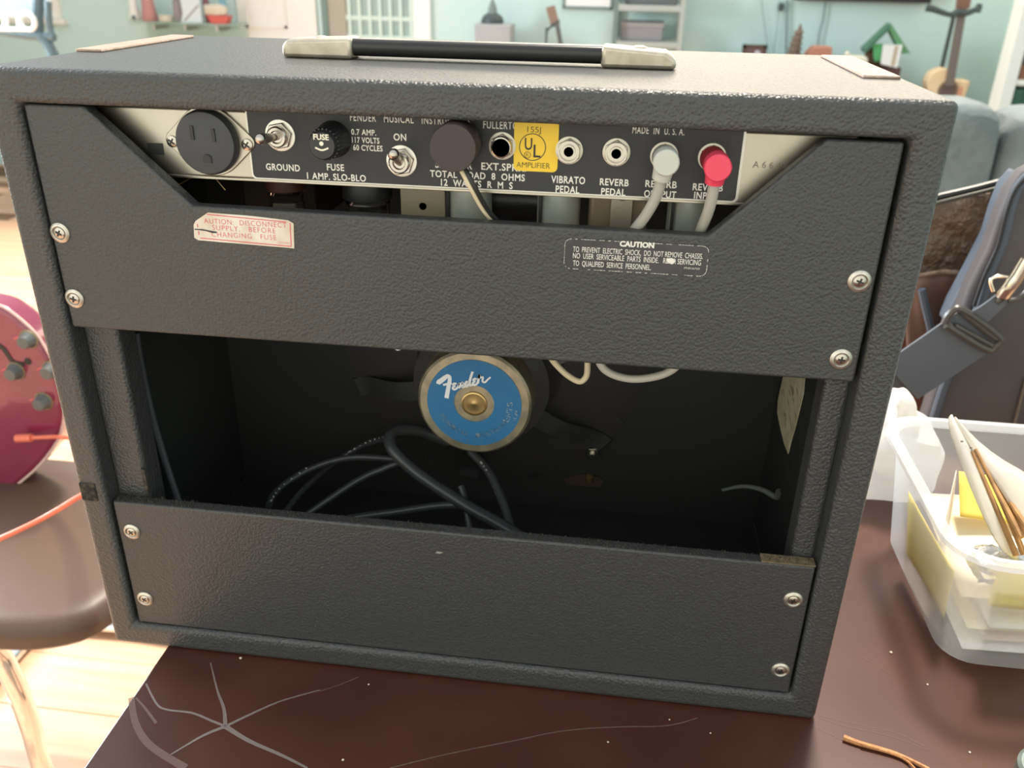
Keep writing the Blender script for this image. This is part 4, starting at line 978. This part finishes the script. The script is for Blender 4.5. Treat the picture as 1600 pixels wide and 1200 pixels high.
# media console under the television
cz = PY(1380, 124, 4.2).z; cx0, cx1 = PY(1100, 100, 4.2).x, PY(1408, 110, 4.2).x
con = thing('media_console', ((cx0 + cx1) / 2, 4.4, FL), 'low dark wooden console under the television', 'cabinet')
cw = mat('espresso wood', (.09, .045, .035), .45)
obj('carcass', B(cx0, cx1, 4.2, WY - .02, FL + .08, cz - .02), cw, con, bevel=.004)
obj('top', B(cx0 - .01, cx1 + .01, 4.18, WY - .02, cz - .02, cz), cw, con, bevel=.003)
for k in range(3):
    x0 = cx0 + .02 + k * (cx1 - cx0 - .02) / 3
    dd = obj('door', B(x0, x0 + (cx1 - cx0) / 3 - .02, 4.185, 4.2, FL + .1, cz - .04), cw, con, bevel=.002)
    obj('handle', tube([(x0 + .03, 4.175, -.35), (x0 + .03, 4.175, -.20)], .006, 8, k=1), chrome, dd)
for x in (cx0 + .05, cx1 - .10): obj('foot', B(x, x + .05, 4.25, 4.5, FL, FL + .08), cw, con)
def on_console(o): return o
# television
tz = PY(1300, 1.5, WY - .07).z; tx0 = PY(1240, 0, WY - .07).x; tx1 = PY(1456, 1, WY - .07).x
tv = thing('television', ((tx0 + tx1) / 2, WY - .05, tz), 'large black television on the back wall above the console', 'television')
obj('casing', B(tx0, tx1, WY - .07, WY - .02, tz, tz + .70), mat('tv black', (.03, .022, .025), .4), tv, bevel=.005)
obj('screen', B(tx0 + .015, tx1 - .015, WY - .073, WY - .069, tz + .02, tz + .685), mat('tv screen', (.01, .01, .012), .1), tv)
obj('wall_mount', B((tx0 + tx1) / 2 - .1, (tx0 + tx1) / 2 + .1, WY - .021, WY - .001, tz + .2, tz + .5), ink_black, tv)
cbm = mat('grey cable far', (.20, .27, .27), .6)
def wire(pix, r, lab):
    tag(obj('television_cable', tube([PY(x, y, WY - .02) for x, y in pix], r, 6), cbm), lab, 'cable', 'cables hanging below the television')
wire([(1190, 0), (1194, 35), (1200, 75), (1204, 100)], .002, 'faint thin cable hanging leftmost below the television')
wire([(1218, 0), (1214, 45), (1208, 85), (1204, 100)], .002, 'thin cable hanging second from left below the television')
wire([(1230, 0), (1229, 40), (1228, 95)], .007, 'thick straight cable hanging behind the pagoda ornament')
wire([(1290, 3), (1286, 30), (1280, 55), (1276, 95)], .005, 'cable hanging behind the terracotta box')
tag(obj('cable_adapter', lathe([(-.02, .008), (-.012, .014), (.012, .014), (.02, .008)], PY(1220, 11, WY - .02), 'z', 10), mat('dark adapter', (.05, .08, .08), .6)), 'small dark plug adapter hanging on a television cable', 'adapter')
OY = 4.28
def base_to(o):  # extend to console top not needed
    return o
# framed photo
fx0, fx1 = PY(1160, 80, OY).x, PY(1198, 80, OY).x; ft_ = PY(1180, 70, OY).z
pf = thing('photo_frame', ((fx0 + fx1) / 2, OY, cz), 'dark brown framed photo standing on the console', 'frame')
fm = mat('dark brown frame', (.08, .045, .04), .5)
for q in ((fx0, fx1, ft_ - .016, ft_), (fx0, fx1, cz, cz + .016), (fx0, fx0 + .016, cz, ft_), (fx1 - .016, fx1, cz, ft_)): obj('frame_bar', B(q[0], q[1], OY, OY + .02, q[2], q[3]), fm, pf)
obj('picture', B(fx0 + .015, fx1 - .015, OY + .006, OY + .012, cz + .015, ft_ - .015), mat('dark photo', (.13, .08, .08), .4), pf)
obj('light_patch', prism([((fx0 + fx1) / 2 - .005, cz + .03), (fx1 - .025, cz + .03), (fx1 - .03, ft_ - .03), ((fx0 + fx1) / 2 + .005, ft_ - .025)], OY + .003, OY + .0059), mat('pale photo part', (.5, .48, .55), .5), pf)
# pagoda ornament
pg = thing('pagoda_ornament', tuple(PY(1240, 92, OY)), 'brown tapered pagoda ornament on the console', 'ornament')
pgm = mat('carved brown wood', (.15, .11, .085), .7)
qx = PY(1238, 80, OY).x; zt_ = PY(1246, 37, OY).z; n = 8
for i in range(n):
    z0 = cz + (zt_ - .03 - cz) * i / n; z1 = cz + (zt_ - .03 - cz) * (i + 1) / n; r = .052 * (1 - i / n * .62)
    obj('tier', lathe([(0, r * .82), ((z1 - z0) * .55, r * .78), ((z1 - z0) * .6, r * 1.12), ((z1 - z0) * .75, r * 1.0), ((z1 - z0), r * .75)], (qx + i * .0025, OY, z0), 'z', 8), pgm, pg)
obj('spire', lathe([(0, .014), (.012, .010), (.03, .004), (.034, 0)], (qx + n * .0025, OY, zt_ - .032), 'z', 8), pgm, pg)
# terracotta box
pts = pxpoly([(1254, 96), (1262, 84), (1273, 73), (1301, 74), (1301, 96)], OY); pts = [(x, max(z, cz + .0)) for x, z in pts]
tag(obj('terracotta_box', prism([(pts[0][0], cz), pts[1], pts[2], pts[3], (pts[4][0], cz)], OY, OY + .10), mat('terracotta', (.42, .19, .13), .7), bevel=.004), 'terracotta box with sloping side on the console', 'box')
# pale object
q = PY(1338, 92, 4.22)
po = thing('pale_ornament', (q.x, 4.23, cz), 'pale cream low ornament with knob beside the green house stand', 'ornament')
crmm = mat('cream ceramic', (.62, .60, .50), .5)
x0_, x1_ = PY(1319, 90, 4.22).x, PY(1357, 92, 4.22).x; z1_ = PY(1340, 87, 4.22).z
obj('body', cushion(x0_, x1_, 4.20, 4.27, cz, z1_, 0, 5), crmm, po)
obj('knob', lathe([(-.012, .006), (0, .014), (.012, .006), (.013, 0)], (x0_ + .012, 4.22, z1_ + .006), 'z', 12), crmm, po)
# green house-shaped stand with books
hs_ = thing('house_stand', (PY(1385, 90, OY).x, OY, cz), 'green roof-shaped wooden stand holding cards on the console', 'stand')
grn = mat('dark green paint', (.05, .15, .10), .6); grn2 = mat('leaf green paint', (.10, .27, .13), .6)
ap = PY(1389, 40, OY); lf = PY(1347, 78, OY); rt_ = PY(1419, 80, OY)
obj('roof_board', prism([(ap.x, ap.z + .012), (lf.x, lf.z + .006), (lf.x + .012, lf.z - .012), (ap.x, ap.z - .016)], OY - .03, OY + .05), grn, hs_, bevel=.002)
obj('roof_board', prism([(ap.x, ap.z + .012), (ap.x, ap.z - .016), (rt_.x - .034, rt_.z - .010), (rt_.x + .004, rt_.z - .008)], OY - .03, OY + .05), grn2, hs_, bevel=.002)
x0_, x1_ = PY(1362, 80, OY).x, PY(1400, 90, OY).x
obj('back_board', B(x0_ - .02, x1_ + .0, OY + .03, OY + .045, cz, lf.z + .02), mat('brown board', (.14, .08, .05), .7), hs_)
obj('tray', B(x0_ - .03, x1_ + .03, OY - .02, OY + .045, cz, cz + .05), mat('red brown tray', (.10, .045, .04), .6), hs_, bevel=.003)
tag(obj('green_card', prism(pxpoly([(1363, 69), (1379, 68), (1379, 96), (1366, 96)], OY - .005), OY - .008, OY + .004), mat('bright green card', (.10, .42, .16), .6)), 'bright green card in the roof-shaped stand', 'card')
wc = obj('white_card', prism(pxpoly([(1380, 70), (1410, 70), (1401, 106), (1376, 100)], OY - .035), OY - .042, OY - .028), mat('white card', (.72, .74, .74), .6))
obj('beige_stripe', prism(pxpoly([(1398, 72), (1404, 72), (1397, 104), (1392, 102)], OY - .0425), OY - .0435, OY - .0420), mat('beige stripe', (.45, .38, .28), .6), wc)
tag(wc, 'white card with beige stripe in the roof-shaped stand', 'card')
# acoustic guitar on its stand
AY = 4.25
ag = thing('acoustic_guitar', (PY(1480, 140, AY).x, AY, FL + .1), 'pale acoustic guitar with cutaway hanging in its stand by the sofa', 'guitar')
sp_m = mat('pale spruce', (.72, .52, .30), .4, noise=(8, (.76, .58, .38), .2))
c0 = PY(1481, 142, AY)
bpix = [(1452, 150), (1449, 132), (1455, 117), (1468, 109), (1482, 108), (1492, 124), (1503, 126), (1516, 127), (1512, 140), (1508, 152), (1500, 165), (1500, 185), (1515, 215), (1520, 250), (1505, 285), (1470, 300), (1430, 290), (1410, 255), (1415, 215), (1440, 185)]
bpl = [(p.x, p.y) for p in smooth_path([(*q, 0) for q in pxpoly(bpix, AY)] + [(*pxpoly(bpix, AY)[0], 0)], 3)[:-1]]
gb_ = obj('body', prism(bpl, AY, AY + .09), [sp_m], ag, bevel=.006)
obj('sound_hole', lathe([(-.001, .040), (-.0012, 0)], (c0.x, AY, c0.z), 'y', 24), mat('dark sound hole', (.11, .08, .07), .7), gb_)
obj('rosette', lathe([(-.0006, .050), (-.0007, .040)], (c0.x, AY, c0.z), 'y', 24), mat('rosette', (.25, .16, .1), .6), gb_)
obj('label_patch', prism(pxpoly([(1498, 136), (1505, 136), (1503, 150), (1496, 150)], AY - .001), AY - .0015, AY - .0003), mat('orange patch', (.62, .30, .20), .7), gb_)
n0, n1 = PY(1483, 134, AY - .01), PY(1506, 0, AY - .01); n2 = n1 + (n1 - n0) * .25
obj('neck', ribbon([n0, n1, n2], (.038, .032), .02, k=1), mat('grey brown fretboard', (.15, .125, .11), .5), ag)
obj('headstock', ribbon([n1 + (n1 - n0) * -.10, n2 + (n1 - n0) * .1], (.058, .066), .022, k=1), mat('brown headstock', (.20, .10, .07), .5), ag)
gs = thing('guitar_stand', (PY(1475, 110, AY + .04).x, AY + .04, FL), 'black guitar stand with forked yoke by the sofa', 'stand')
stm = mat('dark metal stand', (.05, .07, .07), .5)
p0, p1 = PY(1490, 25, AY + .05), PY(1471, 108, AY + .10)
obj('pole', tube([p0, p1, p1 + (p1 - p0) * 1.6], .010, 8, k=1), stm, gs)
obj('yoke_arm', tube([PY(x, y, AY - .03) for x, y in ((1488, 24), (1474, 20), (1458, 14), (1448, 12))], (.010, .018), 8), stm, gs)
obj('yoke_arm', tube([PY(x, y, AY - .03) for x, y in ((1488, 24), (1497, 19), (1512, 20), (1528, 13))], (.018, .012), 8), stm, gs)
obj('yoke_end', lathe([(-.02, .012), (0, .016), (.02, .012)], PY(1529, 13, AY - .03), 'z', 10), stm, gs)
bs = p1 + (p1 - p0) * 1.6
for dx, dy in ((-.22, -.15), (.1, -.15), (0, .2)): obj('leg', tube([bs, (bs.x + dx, min(bs.y + dy, WY - .05), FL + .012)], .010, 8, k=1), stm, gs)
# white bookcase at the right edge
BKY = 4.0
bx = PY(1571, 120, BKY).x
bc = thing('bookcase', (bx + .3, BKY + .15, FL), 'white bookcase with green and brown books at the right edge', 'bookcase')
wm_ = mat('bookcase white', (.74, .76, .72), .5)
obj('side_panel', B(bx, bx + .055, BKY, BKY + .12, FL, 1.2), wm_, bc, bevel=.003)
obj('side_panel', B(bx + .75, bx + .78, BKY, BKY + .12, FL, 1.2), wm_, bc, bevel=.003)
obj('back_panel', B(bx + .03, bx + .75, BKY + .105, BKY + .12, FL, 1.2), wm_, bc)
zs = [PY(1592, 63, BKY).z, PY(1588, 129, BKY).z]
for z in zs + [zs[0] + .30, zs[1] - .3]: obj('shelf', B(bx + .03, bx + .75, BKY + .005, BKY + .105, z - .012, z + .012), wm_, bc, bevel=.002)
for k in range(2):
    wh = ('leftmost', 'second from the left')[k]
    x = bx + .060 + k * .045
    tag(obj('book', B(x, x + .042, BKY + .01, BKY + .1, zs[1] + .0125, zs[1] + .075 + .0 * k), mat('brown book', (.22, .09, .05), .6), bevel=.002), 'rust brown book on the middle shelf of the white bookcase, ' + wh, 'book', 'brown books on the bookcase')
    tag(obj('book', B(x, x + .042, BKY + .01, BKY + .1, zs[1] - .2875, zs[1] - .03), mat('green book', (.025, .09, .06), .5), bevel=.002), 'dark green book on the lower shelf of the white bookcase, ' + wh, 'book', 'green books on the bookcase')
    tag(obj('book', B(x, x + .042, BKY + .01, BKY + .1, zs[0] + .0125, zs[0] + .2), mat('dark teal book', (.05, .10, .09), .5), bevel=.002), 'dark teal book on the upper shelf of the white bookcase, ' + wh, 'book', 'teal books on the bookcase')
    tag(obj('record_box', B(x, x + .042, BKY + .02, BKY + .1, zs[1] + .0755, zs[0] - .02), mat('charcoal book', (.07, .08, .075), .5), bevel=.002), 'charcoal book lying over the brown books in the bookcase, ' + wh, 'book', 'charcoal books on the bookcase')
# metal shelf unit
MYs = 4.30
mx0, mx1 = PY(958, 40, MYs).x, PY(1068, 40, MYs).x
ms = thing('shelf_unit', ((mx0 + mx1) / 2, MYs + .15, FL), 'grey metal shelf unit against the pale aqua wall', 'shelf')
gm = mat('grey metal', (.42, .46, .44), .45, .4); gd = mat('dark green grey post', (.16, .22, .21), .5, .3)
for x, m_ in ((mx0, gd), (mx1 - .022, gm)):
    for y in (MYs, MYs + .28): obj('post', B(x, x + .022, y, y + .022, FL, .7), m_, ms)
for py in (13, 70): z = PY(1010, py, MYs).z; obj('shelf', B(mx0 + .02, mx1 - .02, MYs, MYs + .30, z - .014, z + .014), gm, ms, bevel=.002)
obj('shelf', B(mx0 + .02, mx1 - .02, MYs, MYs + .30, FL + .15, FL + .18), gm, ms)
zz1 = PY(1010, 70, MYs).z + .0145; zz2 = PY(1010, 13, MYs).z + .0145
xa, xb = PY(970, 50, MYs).x, PY(1036, 50, MYs).x; zt2 = PY(1000, 37, MYs).z
sb = obj('storage_box', B(xa, xb, MYs + .04, MYs + .24, zz1, zt2), mat('mauve grey box', (.25, .24, .25), .7), bevel=.004)
obj('lid', B(xa - .004, xb + .004, MYs + .036, MYs + .244, zt2 - .02, zt2 + .004), mat('mauve grey lid', (.28, .27, .28), .7), sb, bevel=.002)
tag(sb, 'mauve grey storage box on the lower metal shelf', 'box')
tag(obj('storage_box', B(PY(976, 5, MYs).x, PY(1058, 5, MYs).x, MYs + .04, MYs + .24, zz2, zz2 + .10), mat('charcoal box', (.12, .13, .13), .7), bevel=.004), 'charcoal box on the upper metal shelf', 'box')
# whiteboard / picture at top
wx0, wx1 = PY(879, 5, WY - .03).x, PY(957, 5, WY - .03).x; wz = PY(915, 14, WY - .03).z
pic = thing('wall_picture', ((wx0 + wx1) / 2, WY - .02, wz), 'white picture in thin dark frame on the wall left of the shelf unit', 'picture')
obj('sheet', B(wx0 + .01, wx1 - .01, WY - .02, WY - .002, wz + .01, wz + .5), mat('bright white board', (.85, .86, .84), .3), pic)
for q in ((wx0, wx1, wz, wz + .012), (wx0, wx0 + .012, wz, wz + .5), (wx1 - .012, wx1, wz, wz + .5), (wx0, wx1, wz + .5, wz + .512)): obj('frame_bar', B(q[0], q[1], WY - .028, WY - .001, q[2], q[3]), mat('grey green frame', (.16, .22, .22), .5), pic)
# small instrument in a stand
iy = 4.35
q0, q1 = PY(860, 10, iy), PY(867, 38, iy)
it = thing('folding_stand', (q1.x, iy, FL), 'thin dark forked stand against the wall beside the shelf unit', 'stand')
obj('leg', tube([q1, PY(855, 48, iy), PY(853, 70, iy), (PY(851, 70, iy).x, iy, FL + .01)], .006, 8), stm, it)
obj('leg', tube([q1, PY(876, 70, iy), (PY(884, 70, iy).x + .08, iy, FL + .01)], .012, 8, k=2), mat('dark grey leg', (.10, .10, .09), .5), it)
obj('yoke', tube([PY(861, 40, iy), PY(868, 35, iy), PY(874, 33, iy)], .012, 8), stm, it)
uk = obj('instrument_head', ribbon([q0, q1], .045, .02, k=1), mat('brown headstock wood', (.24, .16, .12), .6)); tag(uk, 'small brown instrument head leaning in the thin forked stand', 'instrument')
# grey box and bell-shaped object
gy_ = 4.3; gx0, gx1 = PY(741, 55, gy_).x, PY(798, 55, gy_).x; gzt = PY(768, 38, gy_).z
tag(obj('pedestal', B(gx0, gx1, gy_, gy_ + .18, FL, gzt), mat('grey pedestal', (.33, .34, .35), .7, noise=(4, (.38, .39, .40), .2)), bevel=.008), 'tall grey pedestal against the wall under the bell-shaped lamp', 'pedestal')
q = PY(769, 37, gy_ + .07)
bl2 = thing('bell_lamp', (q.x, gy_ + .08, gzt), 'dark bell-shaped lamp with slim neck on the grey pedestal', 'lamp')
obj('shade', lathe([(0, .058), (.014, .060), (.034, .050), (.048, .030), (.05, 0)], (q.x, gy_ + .08, gzt + .0005), 'z', 24), mat('charcoal shade', (.05, .065, .07), .5), bl2)
obj('neck', lathe([(.045, .026), (.075, .022), (.100, .012), (.112, .006), (.16, .005)], (q.x, gy_ + .08, gzt), 'z', 16), mat('grey neck', (.17, .21, .21), .5), bl2)
# glass shelf with figurines
gsY = 4.42
sx0, sx1 = PY(200, 30, gsY).x, PY(366, 36, gsY).x; sz_ = PY(283, 36, gsY).z
gl = thing('glass_shelf', ((sx0 + sx1) / 2, gsY + .08, sz_), 'green tinted glass shelf unit holding figurines on the back wall', 'shelf')
gtm = frosted('green tinted glass', (.50, .72, .66), .65, .12, .1)
obj('glass_plate', B(sx0, sx1, gsY, WY - .001, sz_ - .010, sz_), gtm, gl)
obj('glass_panel', B(sx0 + .01, sx1 - .01, WY - .03, WY - .024, sz_ - .9, sz_ - .02), gtm, gl)
for f in (.2, .5, .8): obj('bracket', B(sx0 + (sx1 - sx0) * f, sx0 + (sx1 - sx0) * f + .012, gsY + .03, WY - .001, sz_ - .04, sz_ - .0105), chrome, gl)
def fig(name, px0, px1, ptop, prof, m, lab, parts=()):
    a, b = PY(px0, 25, gsY + .05), PY(px1, 25, gsY + .05); cx = (a.x + b.x) / 2; r = (b.x - a.x) / 2; hgt = PY((px0 + px1) / 2, ptop, gsY + .05).z - sz_
    t = thing(name, (cx, gsY + .07, sz_), lab, 'figurine')
    obj('base', lathe([(z * hgt, k * r) for z, k in prof], (cx, gsY + .07, sz_ + .0003), 'z', 16), m, t)
    for nm, z, k, dx, mm in parts: obj(nm, lathe([(-k * r, 0), (-k * r * .7, k * r * .7), (0, k * r), (k * r * .7, k * r * .7), (k * r, 0)], (cx + dx * r, gsY + .055, sz_ + z * hgt), 'z', 12), mm, t)
pink = mat('faded pink glaze', (.50, .24, .24), .5); whg = mat('white glaze', (.78, .78, .76), .4); dkg = mat('slate glaze', (.14, .18, .19), .5); mauv = mat('mauve glaze', (.30, .26, .28), .5); redg2 = mat('red glaze', (.60, .10, .08), .4); creamg = mat('cream glaze', (.66, .60, .48), .5); maroon = mat('maroon glaze', (.20, .08, .10), .5)
fig('ceramic_figurine', 200, 216, -8, [(0, .7), (.1, 1), (.4, .8), (.8, .7), (1, .2)], whg, 'white and slate figurine leftmost on the glass shelf', [('dark_foot', .14, .6, .1, dkg)])
fig('ceramic_figurine', 218, 244, -14, [(0, .8), (.1, .9), (.5, .7), (.9, .6), (1, .2)], pink, 'faded pink draped figurine on the glass shelf', [('fold', .4, .35, -.2, creamg), ('face', .75, .3, .2, whg)])
fig('ceramic_figurine', 246, 268, 24, [(0, .9), (.1, 1), (.9, 1), (1, .9)], creamg, 'low cream block figurine on the glass shelf')
fig('ceramic_figurine', 269, 284, -10, [(0, .7), (.3, .9), (.7, .8), (1, .3)], mauv, 'mauve grey figurine behind the cream block', [('head', .8, .4, .0, dkg)])
fig('ceramic_figurine', 316, 327, -6, [(0, .5), (.2, .8), (.8, .9), (1, .5)], maroon, 'maroon figurine behind the red boat')
cdd = obj('folded_card', prism(pxpoly([(283, 36), (316, 36), (313, 14), (309, -10), (280, -10), (285, 20)], gsY + .03), gsY + .03, gsY + .04), mat('blue white card', (.70, .80, .86), .5))
obj('grey_line', ribbon([PY(288, 33, gsY + .0295), PY(310, 8, gsY + .0295)], .008, .0005, k=1), mauv, cdd)
tag(cdd, 'blue white folded card standing on the glass shelf', 'card')
bt = thing('toy_boat', (PY(344, 30, gsY + .04).x, gsY + .05, sz_), 'red toy boat with cream cargo at the right end of the glass shelf', 'toy')
bxl, bxr = PY(327, 28, gsY + .04).x, PY(361, 28, gsY + .04).x; bz = PY(344, 24, gsY + .04).z
obj('hull', prism([(bxl + .02, sz_ + .0003), (bxr - .02, sz_ + .0003), (bxr, bz), (bxl, bz)], gsY + .01, gsY + .07), redg2, bt, bevel=.003)
obj('cargo', cushion(bxl - .02, bxr - .02, gsY + .015, gsY + .065, bz, bz + .055, .003, 4), creamg, bt)
obj('sail', prism([(bxr - .05, bz + .05), (bxr - .015, bz + .05), (bxr - .025, bz + .12), (bxr - .06, bz + .10)], gsY + .03, gsY + .04), mat('blue sail', (.16, .36, .45), .5), bt)
# dark office chair with a white ringed frame, far left
OCY = 2.4
oc = thing('office_chair', (PY(40, 60, OCY).x, OCY, FL), 'dark tubular office chair by the bright window at the far left', 'chair')
ocm = mat('dark blue grey plastic', (.10, .16, .19), .4)
obj('arm_bar', tube([PY(x, y, OCY) for x, y in ((-60, 44), (-20, 47), (10, 50), (40, 55), (62, 57), (85, 58))], .014, 10), ocm, oc)
obj('back_upright', tube([PY(x, y, OCY + .01) for x, y in ((62, -30), (60, 5), (59, 30), (60, 52))], .019, 10), ocm, oc)
obj('arm_rest', tube([PY(x, y, OCY) for x, y in ((75, 2), (76, 25), (79, 45), (85, 57))], (.012, .011), 10), ocm, oc)
bpt = [PY(64, 56, OCY), PY(76, 70, OCY), PY(84, 90, OCY), PY(90, 115, OCY)]
obj('support_post', tube(bpt + [Vector((bpt[-1].x + .02, OCY, FL + .12))], .019, 10), ocm, oc)
obj('base', tube([(bpt[-1].x - .25, OCY, FL + .03), (bpt[-1].x + .02, OCY, FL + .12), (bpt[-1].x + .28, OCY, FL + .03)], .018, 8), ocm, oc)
obj('base', tube([(bpt[-1].x + .02, OCY - .25, FL + .03), (bpt[-1].x + .02, OCY, FL + .12), (bpt[-1].x + .02, OCY + .28, FL + .03)], .018, 8), ocm, oc)
wf = thing('ringed_frame', tuple(PY(20, 45, OCY - .05)), 'white plastic frame with round rings resting on the dark office chair', 'frame')
wfm = mat('white plastic', (.88, .90, .90), .4)
def tor(px, py, R_, r_, Y):
    c = PY(px, py, Y); return tube([c + Vector((R_ * math.cos(i * math.pi / 10), 0, R_ * math.sin(i * math.pi / 10))) for i in range(21)], r_, 8, k=1)
obj('ring', tor(43, 33, .026, .0072, OCY - .05), wfm, wf); obj('ring', tor(-4, 32, .026, .0072, OCY - .05), wfm, wf)
obj('bar', tube([PY(-40, 22, OCY - .05), PY(40, 22.5, OCY - .05)], .0065, 8, k=1), wfm, wf)
obj('bar', tube([PY(-40, 45, OCY - .05), PY(42, 46, OCY - .05)], .0065, 8, k=1), wfm, wf)
obj('post', tube([PY(10, 22, OCY - .05), PY(11, 45, OCY - .05)], .006, 8, k=1), wfm, wf); obj('post', tube([PY(28, 22, OCY - .05), PY(30, 45, OCY - .05)], .006, 8, k=1), wfm, wf)
obj('blue_screen', B(PY(-30, 10, OCY - .03).x, PY(46, 10, OCY - .03).x, OCY - .03, OCY - .026, PY(20, 24, OCY - .03).z, PY(20, -12, OCY - .03).z), frosted('blue tinted mesh', (.50, .80, .86), .5, .1, .2), wf)
